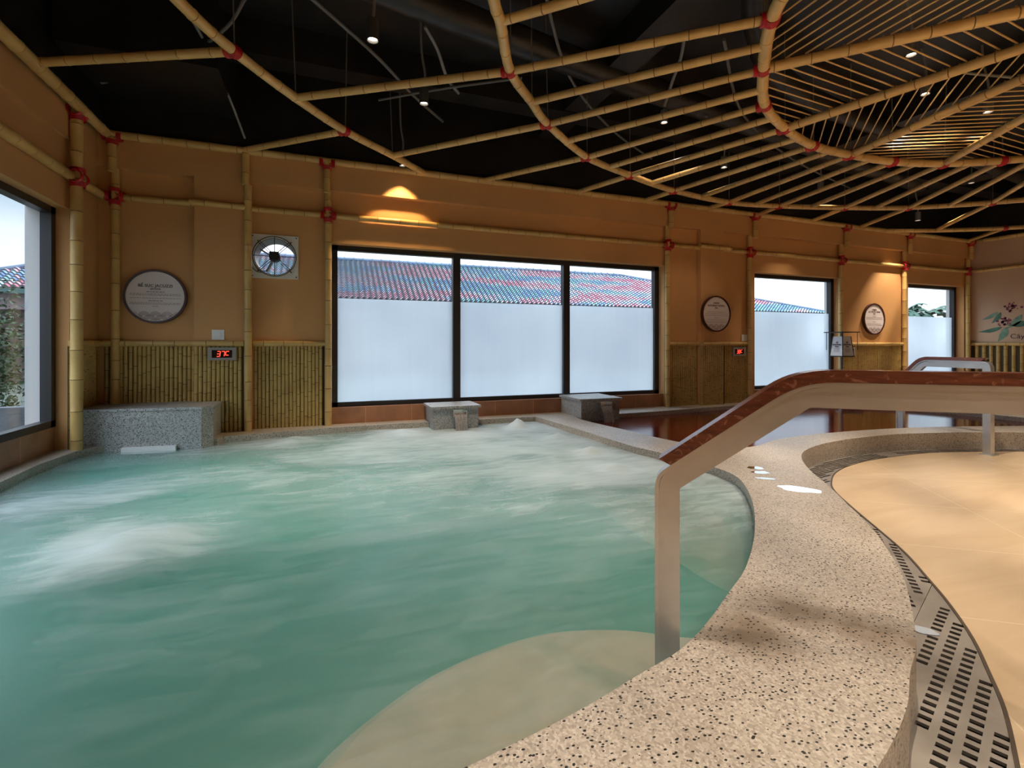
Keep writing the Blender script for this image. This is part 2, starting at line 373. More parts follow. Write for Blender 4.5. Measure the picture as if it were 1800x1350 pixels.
# ------------------------------------------------------------------ object helpers
def tag(o, label=None, cat=None, group=None, kind=None):
    if label: o['label'] = label
    if cat: o['category'] = cat
    if group: o['group'] = group
    if kind: o['kind'] = kind
    return o
def thing(name, loc, label, cat, group=None, kind=None):
    o = bpy.data.objects.new(name, None); COL.objects.link(o); o.location = loc
    o.empty_display_size = 0.1
    return tag(o, label, cat, group, kind)
def wpos(o):
    p = Vector((0, 0, 0))
    while o: p = p + o.location; o = o.parent
    return p
class MB:
    """collects shapes in room coordinates"""
    def __init__(s): s.v = []; s.f = []; s.mi = []
    def add(s, vs, fs, mi=0):
        k = len(s.v); s.v += [tuple(v) for v in vs]; s.f += [tuple(i + k for i in f) for f in fs]; s.mi += [mi] * len(fs); return s
    def box(s, x0, x1, y0, y1, z0, z1, mi=0):
        return s.add([(x0, y0, z0), (x1, y0, z0), (x1, y1, z0), (x0, y1, z0), (x0, y0, z1), (x1, y0, z1), (x1, y1, z1), (x0, y1, z1)],
                     [(0, 3, 2, 1), (4, 5, 6, 7), (0, 1, 5, 4), (1, 2, 6, 5), (2, 3, 7, 6), (3, 0, 4, 7)], mi)
    def prism(s, poly, z0, z1, mi=0):
        n = len(poly)
        return s.add([(x, y, z0) for x, y in poly] + [(x, y, z1) for x, y in poly],
                     [tuple(range(n - 1, -1, -1)), tuple(range(n, 2 * n))] + [(i, (i + 1) % n, n + (i + 1) % n, n + i) for i in range(n)], mi)
    def frame(s, a, b):
        d = (Vector(b) - Vector(a)).normalized()
        u = d.cross(Vector((0, 0, 1))) if abs(d.z) < 0.95 else d.cross(Vector((0, 1, 0)))
        u.normalize(); return d, u, d.cross(u)
    def rings(s, pts, rad, n=10, mis=None, cap=True, dirs=None):
        """tube through pts with a radius per point; mis = material per span"""
        pts = [Vector(p) for p in pts]; k = len(pts); vs = []; pu = None
        for i, p in enumerate(pts):
            d = (pts[min(i + 1, k - 1)] - pts[max(i - 1, 0)])
            if d.length < 1e-9: d = Vector((0, 0, 1))
            d.normalize()
            if pu is None:
                u = d.cross(Vector((0, 0, 1))) if abs(d.z) < 0.95 else d.cross(Vector((0, 1, 0)))
            else: u = pu - d * pu.dot(d)
            u.normalize(); pu = u; w = d.cross(u); r = rad[i] if hasattr(rad, '__len__') else rad
            vs += [p + (u * math.cos(2 * PI * j / n) + w * math.sin(2 * PI * j / n)) * r for j in range(n)]
        b = len(s.v); s.v += [tuple(v) for v in vs]
        for i in range(k - 1):
            for j in range(n):
                j2 = (j + 1) % n
                s.f.append((b + i * n + j, b + i * n + j2, b + (i + 1) * n + j2, b + (i + 1) * n + j)); s.mi.append(mis[i] if mis else 0)
        if cap:
            s.f.append(tuple(b + j for j in range(n - 1, -1, -1))); s.mi.append(mis[0] if mis else 0)
            s.f.append(tuple(b + (k - 1) * n + j for j in range(n))); s.mi.append(mis[-1] if mis else 0)
        return s
    def tube(s, pts, r, n=8, mi=0): return s.rings(pts, r, n, [mi] * (len(pts) - 1))
    def cyl(s, a, b, r, n=16, mi=0): return s.rings([a, b], r, n, [mi])
    def torus(s, c, axis, R, r, n=14, m=5, mi=0):
        d = Vector(axis).normalized()
        u = d.cross(Vector((0, 0, 1))) if abs(d.z) < 0.9 else d.cross(Vector((0, 1, 0)))
        u.normalize(); w = d.cross(u); c = Vector(c); vs = []
        for i in range(n):
            a = 2 * PI * i / n; q = u * math.cos(a) + w * math.sin(a)
            for j in range(m):
                b = 2 * PI * j / m; vs.append(c + q * (R + r * math.cos(b)) + d * r * math.sin(b))
        fs = [(i * m + j, ((i + 1) % n) * m + j, ((i + 1) % n) * m + (j + 1) % m, i * m + (j + 1) % m) for i in range(n) for j in range(m)]
        return s.add(vs, fs, mi)
    def build(s, name, mats, parent=None, smooth=True, **kw):
        mats = mats if isinstance(mats, (list, tuple)) else [mats]
        if parent is not None: off = wpos(parent)
        else:
            xs = [v[0] for v in s.v]; ys = [v[1] for v in s.v]; zs = [v[2] for v in s.v]
            off = Vector(((min(xs) + max(xs)) / 2, (min(ys) + max(ys)) / 2, min(zs)))
        me = bpy.data.meshes.new(name)
        me.from_pydata([(v[0] - off.x, v[1] - off.y, v[2] - off.z) for v in s.v], [], s.f)
        for m in mats: me.materials.append(m)
        for p, i in zip(me.polygons, s.mi): p.material_index = min(i, len(mats) - 1)
        if smooth:
            me.polygons.foreach_set('use_smooth', [True] * len(me.polygons)); me.set_sharp_from_angle(angle=0.7)
        me.update()
        o = bpy.data.objects.new(name, me); COL.objects.link(o)
        if parent is not None: o.parent = parent
        else: o.location = off
        return tag(o, **kw)
def shape(outer, holes, z0, z1):
    """flat outline with holes, extruded z0..z1; returns an MB in room coordinates"""
    cu = bpy.data.curves.new('outline', 'CURVE'); cu.dimensions = '2D'; cu.fill_mode = 'BOTH'
    for poly in [outer] + list(holes):
        sp = cu.splines.new('POLY'); sp.points.add(len(poly) - 1)
        for p, q in zip(sp.points, poly): p.co = (q[0], q[1], 0, 1)
        sp.use_cyclic_u = True
    cu.extrude = (z1 - z0) / 2
    ob = bpy.data.objects.new('outline', cu); COL.objects.link(ob)
    dg = bpy.context.evaluated_depsgraph_get(); dg.update()
    me = bpy.data.meshes.new_from_object(ob.evaluated_get(dg))
    bpy.data.objects.remove(ob)
    bm = bmesh.new(); bm.from_mesh(me); bmesh.ops.remove_doubles(bm, verts=bm.verts, dist=1e-5)
    bmesh.ops.recalc_face_normals(bm, faces=bm.faces)
    b = MB(); zc = (z0 + z1) / 2
    bm.verts.index_update()
    b.add([(v.co.x, v.co.y, v.co.z + zc) for v in bm.verts], [tuple(v.index for v in f.verts) for f in bm.faces])
    bm.free(); bpy.data.meshes.remove(me); bpy.data.curves.remove(cu)
    return b
def remap(b, fn): b.v = [fn(*v) for v in b.v]; return b
def smooth_line(P, n=6, closed=False):
    P = [Vector((*p, 0)) if len(p) == 2 else Vector(p) for p in P]; out = []; k = len(P)
    for i in range(k if closed else k - 1):
        g = lambda j: P[j % k] if closed else P[max(0, min(k - 1, j))]
        a, b, c, d = g(i - 1), g(i), g(i + 1), g(i + 2)
        for s in range(n):
            t = s / n
            out.append(0.5 * ((2 * b) + (c - a) * t + (2 * a - 5 * b + 4 * c - d) * t * t + (3 * b - a - 3 * c + d) * t ** 3))
    if not closed: out.append(P[-1])
    return out
def xy(L): return [(p.x, p.y) for p in L]
def inside(p, poly):
    x, y = p; r = False; j = len(poly) - 1
    for i in range(len(poly)):
        xi, yi = poly[i]; xj, yj = poly[j]
        if (yi > y) != (yj > y) and x < (xj - xi) * (y - yi) / (yj - yi) + xi: r = not r
        j = i
    return r
def text(s, size, loc, rotz, mat, parent, name='lettering', thick=0.001, align='CENTER', bold=0.0, width=1.0):
    cu = bpy.data.curves.new('txt', 'FONT'); cu.body = s; cu.size = size; cu.align_x = align; cu.align_y = 'CENTER'; cu.extrude = thick; cu.offset = bold
    ob = bpy.data.objects.new('txt', cu); COL.objects.link(ob)
    dg = bpy.context.evaluated_depsgraph_get(); dg.update()
    me = bpy.data.meshes.new_from_object(ob.evaluated_get(dg)); bpy.data.objects.remove(ob)
    b = MB(); R = Matrix.Rotation(rotz, 4, 'Z') @ Matrix.Rotation(PI / 2, 4, 'X'); L = Vector(loc)
    b.add([R @ Vector((v.co.x * width, v.co.y, v.co.z)) + L for v in me.vertices], [tuple(p.vertices) for p in me.polygons])
    bpy.data.meshes.remove(me)
    return b
ORD = ['first', 'second', 'third', 'fourth', 'fifth', 'sixth', 'seventh', 'eighth', 'ninth', 'tenth', 'eleventh', 'twelfth', 'thirteenth', 'fourteenth', 'fifteenth',
       'sixteenth', 'seventeenth', 'eighteenth', 'nineteenth', 'twentieth', 'twenty-first', 'twenty-second', 'twenty-third', 'twenty-fourth', 'twenty-fifth', 'twenty-sixth',
       'twenty-seventh', 'twenty-eighth', 'twenty-ninth', 'thirtieth']

# ------------------------------------------------------------------ pool outlines (plan)
I_EDGE = [(-2.30, 1.22), (-0.6, 1.19), (0.20, 1.18), (0.46, 1.21), (0.71, 1.26), (0.93, 1.32), (1.15, 1.38), (1.36, 1.48), (1.60, 1.62), (1.85, 1.77), (2.16, 2.01), (2.45, 2.27),
          (2.75, 2.58), (3.04, 2.96), (3.13, 3.25), (3.10, 3.60), (3.05, 4.0), (2.98, 4.43), (2.94, 5.64), (2.88, 6.60)]
O_EDGE = [(-2.7, 0.52), (-1.0, 0.60), (0.3, 0.66), (0.9, 0.72), (1.29, 0.82), (1.57, 0.92), (1.76, 1.02), (1.95, 1.11), (2.2, 1.27), (2.44, 1.44), (2.66, 1.63), (2.91, 1.87), (3.21, 2.22),
          (3.53, 2.6), (3.79, 2.94), (4.07, 3.24), (4.33, 3.45), (4.63, 3.6), (5.07, 3.73), (5.65, 3.8), (6.32, 3.79), (6.95, 3.65), (7.33, 3.53), (7.84, 3.32), (8.5, 2.9), (9.2, 2.2), (9.8, 1.2), (10.5, 0.6), (14.2, 0.4)]
T_EDGE = [(-2.7, 0.08), (-1.0, 0.16), (0.5, 0.30), (1.2, 0.50), (1.65, 0.68), (1.92, 0.82), (2.17, 0.96), (2.36, 1.09), (2.58, 1.25), (2.82, 1.46), (3.02, 1.66), (3.26, 1.91), (3.49, 2.2),
          (3.79, 2.59), (4.08, 2.94), (4.32, 3.14), (4.67, 3.35), (5.14, 3.51), (5.71, 3.59), (6.52, 3.58), (7.12, 3.42), (7.63, 3.23), (8.3, 2.75), (9.0, 2.05), (9.6, 1.05), (10.4, 0.4), (14.2, 0.2)]
POOL = xy(smooth_line(I_EDGE, 5)) + [(0.9, 6.68), (0.04, 6.65), (-1.1, 6.43), (-1.13, 6.34), (-2.08, 6.40), (-2.2, 6.3), (-2.31, 6.08), (-2.36, 5.5), (-2.33, 4.9)]
RED_E = [(3.42, 6.36), (3.50, 4.98), (3.55, 4.5), (3.70, 4.08), (4.10, 3.86), (4.76, 4.07), (5.46, 4.14), (6.52, 4.09), (7.45, 3.92), (8.47, 3.60), (9.0, 3.50), (9.38, 3.72), (9.42, 4.3),
         (9.3, 5.07), (8.85, 5.88), (8.05, 6.42), (6.8, 6.58), (5.08, 6.45), (4.2, 6.42)]
RED = xy(smooth_line(RED_E, 5, True))
O_L = xy(smooth_line(O_EDGE, 5)); T_L = xy(smooth_line(T_EDGE, 5))

# ------------------------------------------------------------------ setting: floor, deck, walls, ceiling
fl = shape([(-2.7, YF - 0.2), (14.2, YF - 0.2)] + T_L[::-1], [], -0.16, 0.0)
fl.build('floor', [M_FLOOR], smooth=False, kind='structure')
ed = MB()
for a, b in zip(T_L[:-1], T_L[1:]):
    d = Vector((b[0] - a[0], b[1] - a[1], 0)); n = Vector((-d.y, d.x, 0)).normalized() * 0.012
    ed.add([(a[0], a[1], -0.03), (b[0], b[1], -0.03), (b[0] + n.x, b[1] + n.y, -0.03), (a[0] + n.x, a[1] + n.y, -0.03), (a[0], a[1], 0.002), (b[0], b[1], 0.002), (b[0] + n.x, b[1] + n.y, 0.002), (a[0] + n.x, a[1] + n.y, 0.002)],
           [(4, 5, 6, 7), (2, 3, 7, 6), (0, 1, 5, 4)])
ed.build('trim_1', M_FLOOREDGE, smooth=False, kind='structure')
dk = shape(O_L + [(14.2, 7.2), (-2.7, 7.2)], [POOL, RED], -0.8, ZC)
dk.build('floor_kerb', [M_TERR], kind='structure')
MB().box(-3, 14.4, -6, 7.4, -0.95, -0.8).build('floor_basin', M_BASIN, smooth=False, kind='structure')
MB().box(-2.7, 14.2, -0.5, 3.9, -0.20, -0.17).build('floor_channel', M_BLACK, smooth=False, kind='structure')

def wall_y(name, y0, y1, x0, x1, z0, z1, holes, mat):
    b = shape([(x0, z0), (x1, z0), (x1, z1), (x0, z1)], holes, 0, y1 - y0)
    remap(b, lambda x, z, t: (x, y0 + t, z)); return b.build(name, mat, smooth=False, kind='structure')
def rect(x0, x1, z0, z1): return [(x0, z0), (x0, z1), (x1, z1), (x1, z0)]
def circle(cx, cz, r, n=40): return [(cx + r * math.cos(2 * PI * i / n), cz + r * math.sin(2 * PI * i / n)) for i in range(n)]
FAN = (-0.60, 2.365)
WINS = [(0.07, 5.41, 2.60, 0.40), (7.44, 9.74, 2.60, 0.40), (11.84, 13.84, 2.60, 0.40)]
wall_y('wall_back', YB, YB + 0.34, XL - 0.4, XR + 0.4, -0.2, ZTOP, [rect(a, b, ZC - 0.1, t) for a, b, t, s in WINS] + [circle(*FAN, 0.235)], M_WALL)
b = shape([(YF, -0.2), (YB + 0.34, -0.2), (YB + 0.34, ZTOP), (YF, ZTOP)], [rect(1.6, 6.23, ZC - 0.1, 2.62)], 0, 0.34)
remap(b, lambda y, z, t: (XL - 0.34 + t, y, z)).build('wall_left', M_WALL, smooth=False, kind='structure')
MB().box(XR, XR + 0.3, YF, YB + 0.34, -0.2, ZTOP).build('wall_right', M_WALLR, smooth=False, kind='structure')
MB().box(XL - 0.3, XR + 0.3, YF - 0.3, YF, -0.2, ZTOP).build('wall_front', M_WALLR, smooth=False, kind='structure')
MB().box(XL - 0.4, XR + 0.4, YF - 0.4, YB + 0.4, ZCEIL, ZCEIL + 0.2).build('ceiling', M_BLACK, smooth=False, kind='structure')
up = MB(); e_ = 0.1
up.box(XL - 0.34, XR + 0.3, YB - 0.06, YB + 0.34, ZTOP, ZCEIL); up.box(XL - 0.34, XL + 0.06, YF, YB, ZTOP, ZCEIL)
up.box(XR, XR + 0.3, YF, YB, ZTOP, ZCEIL); up.box(XL - 0.3, XR + 0.3, YF - 0.3, YF, ZTOP, ZCEIL)
up.build('wall_upper', M_BLACK, smooth=False, kind='structure')
# header beam along the top and the two flat columns
YH = 6.80
hb = MB().box(XL, XR, YH, YB, 3.26, ZTOP).box(XL, XL + 0.03, YF, YB, 3.30, ZTOP).build('trim_2', M_WALL, smooth=False, kind='structure')
MB().box(-1.46, -0.93, YH, YB, ZC, 3.26).build('trim_3', M_WALL, smooth=False, kind='structure')
MB().box(6.10, 6.62, YH, YB, ZC, 3.26).build('trim_4', M_WALL, smooth=False, kind='structure')
# dark ceiling beams and boxed-in ducts
for i, (x0, x1, y0, y1, z0) in enumerate([(-2.4, 14, 5.9, 6.2, 4.38), (-2.4, 14, 1.6, 1.95, 4.35), (-2.3, -1.0, 5.6, 6.8, 4.0), (3.0, 3.35, -4, 6.8, 4.40), (7.6, 7.95, -4, 6.8, 4.40), (11.4, 11.8, -4, 6.8, 4.4)]):
    MB().box(x0, x1, y0, y1, z0, ZCEIL).build('trim_%d' % (5 + i), M_BLACK, smooth=False, kind='structure')
# tile skirtings under the windows
MB().box(0.07, 5.41, 6.93, 7.0, ZC, 0.41).build('baseboard_back', M_TERRA, smooth=False, kind='structure')
MB().box(7.44, 9.74, 6.93, 7.0, ZC, 0.41).box(11.84, 13.84, 6.93, 7.0, ZC, 0.41).build('baseboard_back_right', M_TERRA, smooth=False, kind='structure')
MB().box(-2.62, -2.54, 1.6, 6.23, ZC, 0.43).build('baseboard_left', M_TERRAL, smooth=False, kind='structure')

# ------------------------------------------------------------------ windows
def window(idx, x0, x1, top, sill, mull, ring_z, axis='Y', plane=7.05, frost=True):
    """frame flat in the plane; axis Y: back wall, axis X: left wall"""
    t = thing('window_%d' % idx, ((x0 + x1) / 2, plane, sill) if axis == 'Y' else (plane, (x0 + x1) / 2, sill), None, None, kind='structure')
    def bx(b, a0, a1, d0, d1, z0, z1):
        return b.box(a0, a1, plane + d0, plane + d1, z0, z1) if axis == 'Y' else b.box(plane - d1, plane - d0, a0, a1, z0, z1)
    f = MB(); w = 0.085
    bx(f, x0, x1, 0, 0.09, top - w * 0.8, top); bx(f, x0, x1, 0, 0.09, sill, sill + w * 0.8)
    bx(f, x0, x0 + w, 0, 0.09, sill, top); bx(f, x1 - w, x1, 0, 0.09, sill, top)
    f.build('window_frame', M_FRAME, t, smooth=False)
    edges = [x0] + mull + [x1]
    for c in mull:
        bx(MB(), c - 0.055, c + 0.055, -0.01, 0.10, sill + 0.02, top - 0.02).build('mullion', M_FRAME, t, smooth=False)
    for a, b in zip(edges[:-1], edges[1:]):
        pn = bx(MB(), a + 0.03, b - 0.03, 0.05, 0.056, sill + 0.04, top - 0.04).build('clear_pane', M_GLASS, t, smooth=False)
        if frost: bx(MB(), a + 0.04, b - 0.04, 0.045, 0.048, sill + 0.05, ring_z).build('frosted_film', M_FROST, pn, smooth=False)
    return t
window(1, 0.07, 5.41, 2.60, 0.40, [1.81, 3.62], 1.885)
window(2, 7.44, 9.74, 2.60, 0.40, [], 1.885)
window(3, 11.84, 13.84, 2.60, 0.40, [], 1.885)
window(4, 1.6, 6.23, 2.62, 0.43, [3.4], 1.885, axis='X', plane=-2.53, frost=False)

# pale outdoor linings of the window openings
M_OUTJ = plain('outdoor_render', (0.62, 0.62, 0.64), 0.8)
MB().box(XL - 0.345, XL - 0.21, 6.215, 6.235, ZC, 2.62).build('trim_20', M_OUTJ, smooth=False, kind='structure')
for k_, (a, b, tp, sl_) in enumerate(WINS):
    MB().box(b - 0.015, b + 0.004, 7.145, 7.245, ZC, tp).build('trim_%d' % (21 + k_), M_OUTJ, smooth=False, kind='structure')
# ------------------------------------------------------------------ water
def grid_water(poly, step, fn, floor_z=None):
    xs = [p[0] for p in poly]; ys = [p[1] for p in poly]
    x0, x1, y0, y1 = min(xs), max(xs), min(ys), max(ys)
    nx = int((x1 - x0) / step) + 2; ny = int((y1 - y0) / step) + 2
    idx = {}; b = MB(); fs = []; vs = []
    def vid(i, j):
        if (i, j) not in idx:
            x, y = x0 + i * step, y0 + j * step
            idx[(i, j)] = len(vs); vs.append((x, y, fn(x, y)))
        return idx[(i, j)]
    for i in range(nx):
        for j in range(ny):
            c = [(x0 + (i + a) * step, y0 + (j + d) * step) for a in (0, 1) for d in (0, 1)]
            if any(inside(p, poly) for p in c): fs.append((vid(i, j), vid(i + 1, j), vid(i + 1, j + 1), vid(i, j + 1)))
    if floor_z is not None:          # close the body of water down to the basin
        cnt = {}
        for f in fs:
            for a, c in zip(f, f[1:] + f[:1]): cnt[(a, c)] = 1
        n = len(vs); top = list(fs); vs += [(x, y, floor_z) for x, y, z in vs]
        fs += [tuple(i + n for i in f[::-1]) for f in top]
        fs += [(c, a, a + n, c + n) for (a, c) in cnt if (c, a) not in cnt]
    return b.add(vs, fs)
def wz(x, y):
    z = ZW + 0.012 * noise.noise((x * 1.3, y * 1.7, 0)) + 0.006 * noise.noise((x * 4, y * 5, 3))
    for (jx, jy, r, h) in JETS:
        d = math.hypot(x - jx, y - jy) / r
        if d < 2: z += h * math.exp(-2.2 * d * d) * (1 + 0.35 * noise.noise((x * 9, y * 9, 1)))
    return z
grid_water(POOL, 0.06, wz, -0.79).build('water_jacuzzi', M_WATER, kind='stuff', label='bubbling green jacuzzi water with white foam in the large pool', cat='water')
grid_water(RED, 0.12, lambda x, y: ZW + 0.01).build('water_red_bath', M_RED, kind='stuff', label='still dark red herbal water in the bath beyond the handrail', cat='water')
# steps under water
S1P = [(-2.3, 1.1), (-0.5, 1.45), (-0.05, 1.56), (0.14, 1.74), (0.46, 1.92), (0.88, 2.0), (1.2, 1.93), (1.42, 1.80), (1.62, 1.6), (1.2, 1.2)]
def mound(P, z0, z1, spread):
    """step with a rounded shoulder running down to the basin"""
    L = smooth_line(P, 6, True); n = len(L); c = sum(L, Vector((0, 0, 0))) / n; b = MB(); vs = []
    rows = [(0.0, z1), (0.04, z1 - 0.02), (0.12, z1 - 0.10), (0.30, z1 - 0.30), (spread, z0)]
    for k, z in rows:
        for i, p in enumerate(L):
            t_ = (L[(i + 1) % n] - L[i - 1]).normalized(); o = Vector((t_.y, -t_.x, 0))
            if o.dot(p - c) < 0: o = -o
            q = p + o * k; vs.append((q.x, q.y, z))
    fs = [tuple(range(n))] + [(r * n + i, r * n + (i + 1) % n, (r + 1) * n + (i + 1) % n, (r + 1) * n + i) for r in range(len(rows) - 1) for i in range(n)]
    return b.add(vs, fs)
mound(S1P, -0.8, -0.05, 0.42).build('pool_step', M_STEP, label='beige stone entry step under the water below the near handrail', cat='step')
S2P = [(2.42, 4.45), (2.30, 3.6), (2.26, 2.9), (2.24, 2.3), (2.34, 2.1), (2.6, 2.3), (3.2, 2.9), (3.3, 3.6), (3.15, 4.4)]
mound(S2P, -0.8, -0.10, 0.42).build('submerged_ledge', M_STEP, label='beige submerged seat against the curved kerb behind the handrail post', cat='step')

# ------------------------------------------------------------------ bamboo
def bamboo_mb(pts, r, seed=0, node=0.27, n=12, b=None):
    """a cane through pts with swollen nodes and dark node lines"""
    rnd = random.Random(seed); b = b or MB()
    pts = [Vector(p) for p in pts]; cum = [0]
    for p, q in zip(pts[:-1], pts[1:]): cum.append(cum[-1] + (q - p).length)
    L = cum[-1]
    def at(s):
        s = max(0, min(L, s))
        for i in range(len(cum) - 1):
            if s <= cum[i + 1] or i == len(cum) - 2:
                return pts[i].lerp(pts[i + 1], (s - cum[i]) / max(1e-9, cum[i + 1] - cum[i]))
    st = [(0, r, 0)]; s = rnd.uniform(0.3, 0.9) * node; extra = cum[1:-1]
    while s < L - 0.03:
        k = r * rnd.uniform(0.97, 1.03)
        for ds, rr, mi in ((-0.018, k, 0), (-0.005, k * 1.07, 0), (-0.0035, k * 0.985, 1), (0.0035, k * 0.985, 0), (0.005, k * 1.06, 0), (0.018, k, 0)):
            if 0 < s + ds < L: st.append((s + ds, rr, mi))
        s += node * rnd.uniform(0.8, 1.2)
    st.append((L, r, 0))
    ss = [x[0] for x in st]
    st += [(c, r, 0) for c in extra if all(abs(c - q) > 0.02 for q in ss)]
    st.sort()
    return b.rings([at(x[0]) for x in st], [x[1] for x in st], n, [x[2] for x in st[:-1]])
def coils(b, c, axis, R, k, pitch=0.011, r=0.0065):
    a = Vector(axis).normalized()
    for i in range(k): b.torus(Vector(c) + a * (i - (k - 1) / 2) * pitch, a, R, r)
    return b
def lash_wall(c, up=True, down=True, left=True, right=True, horiz=(1, 0, 0), R=0.05):
    """red cord tied round a wall crossing: coils on every arm"""
    b = MB(); c = Vector(c); h = Vector(horiz); o = 0.07
    if up: coils(b, c + Vector((0, 0, o)), (0, 0, 1), R, 4)
    if down: coils(b, c - Vector((0, 0, o)), (0, 0, 1), R, 5)
    if left: coils(b, c - h * o, h, R, 4)
    if right: coils(b, c + h * o, h, R, 4)
    b.tube([c + Vector((0, 0, -o)) + h * -0.05, c + Vector((0, 0, 0)) + h * 0.055 - Vector((0, 0.03, 0)) * (abs(h.x)) + Vector((0.03, 0, 0)) * abs(h.y), c + Vector((0, 0, o)) + h * -0.04], 0.008, 6)
    return b

# --- uprights on the walls: (x upper, x lower, upper/lower split z, bottom z, lashings)
YU, YLW = YH - 0.05, YB - 0.056
UP = [('ochre corner of left and back walls', -2.24, -2.24, 3.25, ZC), ('grey exhaust fan', -0.91, -0.885, 3.25, ZC), ('left edge of the wide three-pane window', 0.02, 0.035, 3.26, ZC),
      ('right edge of the wide three-pane window', 5.43, 5.43, 3.26, ZC), ('left edge of the middle window', 7.30, 7.26, 3.24, ZC),
      ('right edge of the middle window', 9.70, 9.66, 3.24, ZC), ('left edge of the far right window', 11.66, 11.62, 3.24, ZC), ('right edge of the far right window', 13.82, 13.88, 3.25, ZC)]
ZR, ZTP, ZCAP = 2.94, 3.615, 1.265
for i, (who, xu, xl, zs, zb) in enumerate(UP):
    lab = 'yellow bamboo upright with red lashings beside the %s' % who if i != 1 else 'yellow bamboo upright without lashings beside the square exhaust fan'
    if i == 0: lab = 'yellow bamboo upright in the corner above the grey stone bench'
    t = thing('bamboo_upright', (xl, YLW, zb), lab, 'bamboo pole', 'bamboo uprights along the walls')
    bamboo_mb([(xl, YLW if i != 1 else YH - 0.04, zb), (xl, YLW if i != 1 else YH - 0.04, 3.30 if i != 1 else 3.2)], 0.043, i + 3).build('lower_cane', [M_BAMW, M_NODE], t)
    bamboo_mb([(xu, YU, zs - 0.05), (xu, YU, ZTP)], 0.043, i + 40).build('upper_cane', [M_BAMW, M_NODE], t)
    if i != 1:
        lash_wall((xu, YU, ZTP - 0.02), up=False).build('lashing', M_ROPE, t, label='red cord lashing')
        lash_wall((xl, YLW - 0.02, ZR)).build('lashing', M_ROPE, t, label='red cord lashing')
# upright on the left wall
t = thing('bamboo_upright', (XL + 0.045, 6.15, ZC), 'yellow bamboo upright on the left wall between clear window and corner', 'bamboo pole', 'bamboo uprights along the walls')
bamboo_mb([(-2.335, 6.16, ZC), (-2.335, 6.16, ZTP)], 0.052, 91).build('cane', [M_BAMW, M_NODE], t)
lash_wall((-2.325, 6.16, ZTP - 0.02), up=False, horiz=(0, 1, 0), R=0.06).build('lashing', M_ROPE, t, label='red cord lashing')
lash_wall((-2.325, 6.16, ZR - 0.01), horiz=(0, 1, 0), R=0.06).build('lashing', M_ROPE, t, label='red cord lashing')
# --- rails and top canes on walls
def cane(pts, r, seed, label, group, name='bamboo_rail', mat=None, node=0.27):
    return bamboo_mb(pts, r, seed, node).build(name, [mat or M_BAMW, M_NODE], label=label, cat='bamboo pole', group=group)
xs = [-2.24, 0.035, 5.43, 7.26, 9.66, 11.62, 13.88]
G = 'bamboo rails across the walls'
cane([(-2.24, YLW, ZR), (-1.40, YLW, ZR)], 0.036, 11, 'short horizontal bamboo rail above the first round sign', G)
cane([(-1.50, YH - 0.04, ZR), (-0.90, YH - 0.04, ZR - 0.01)], 0.036, 12, 'short horizontal bamboo rail on the flat column left of the fan', G)
cane([(-0.90, YLW, ZR), (0.035, YLW, ZR)], 0.036, 13, 'short horizontal bamboo rail above the square exhaust fan', G)
cane([(0.035, YLW, ZR), (5.43, YLW, ZR)], 0.036, 14, 'long horizontal bamboo rail above the wide three-pane window', G)
cane([(5.43, YLW, ZR), (6.10, YLW, ZR)], 0.036, 15, 'short horizontal bamboo rail left of the column with the second round sign', G)
cane([(6.05, YH - 0.04, ZR + 0.02), (6.75, YH - 0.04, ZR + 0.01)], 0.036, 16, 'short horizontal bamboo rail on the column above the second round sign', G)
cane([(6.62, YLW, ZR), (7.26, YLW, ZR)], 0.036, 17, 'short horizontal bamboo rail between second round sign and middle window', G)
cane([(7.26, YLW, ZR), (9.66, YLW, ZR)], 0.036, 18, 'horizontal bamboo rail above the middle window', G)
cane([(9.66, YLW, ZR), (11.62, YLW, ZR)], 0.036, 19, 'horizontal bamboo rail above the farthest round sign', G)
cane([(11.62, YLW, ZR), (13.88, YLW, ZR)], 0.036, 20, 'horizontal bamboo rail above the far right window', G)
cane([(XL + 0.05, 1.0, ZR), (XL + 0.05, 6.13, ZR - 0.01)], 0.05, 21, 'horizontal bamboo rail above the clear window on the left wall', G)
cane([(XL + 0.05, 6.13, ZR), (XL + 0.06, 6.85, ZR)], 0.045, 22, 'short horizontal bamboo rail in the corner of the left wall', G)
cane([(XR - 0.05, 6.8, ZR), (XR - 0.05, 1.5, ZR)], 0.036, 23, 'horizontal bamboo rail above the painted flower', G)
G = 'bamboo canes along the wall tops'
cane([(-2.33, YU, ZTP), (0.02, YU, ZTP)], 0.045, 31, 'top bamboo cane above the fan and first round sign', G, 'bamboo_top_cane')
cane([(0.02, YU, ZTP), (5.43, YU, ZTP)], 0.045, 32, 'top bamboo cane above the wide three-pane window', G, 'bamboo_top_cane')
cane([(5.43, YU, ZTP), (9.7, YU, ZTP)], 0.045, 33, 'top bamboo cane above second round sign and middle window', G, 'bamboo_top_cane')
cane([(9.7, YU, ZTP), (13.95, YU, ZTP)], 0.045, 34, 'top bamboo cane above farthest round sign and far right window', G, 'bamboo_top_cane')
cane([(-2.285, 0.5, ZTP), (-2.285, 6.13, ZTP)], 0.055, 35, 'thick top bamboo cane above the clear left window', G, 'bamboo_top_cane')
cane([(-2.285, 6.13, ZTP), (-2.285, 6.78, ZTP)], 0.05, 36, 'short top bamboo cane in the corner of the left wall', G, 'bamboo_top_cane')
cane([(XR - 0.05, 6.78, ZTP), (XR - 0.05, 1.0, ZTP)], 0.045, 37, 'top bamboo cane above the painted flower wall', G, 'bamboo_top_cane')
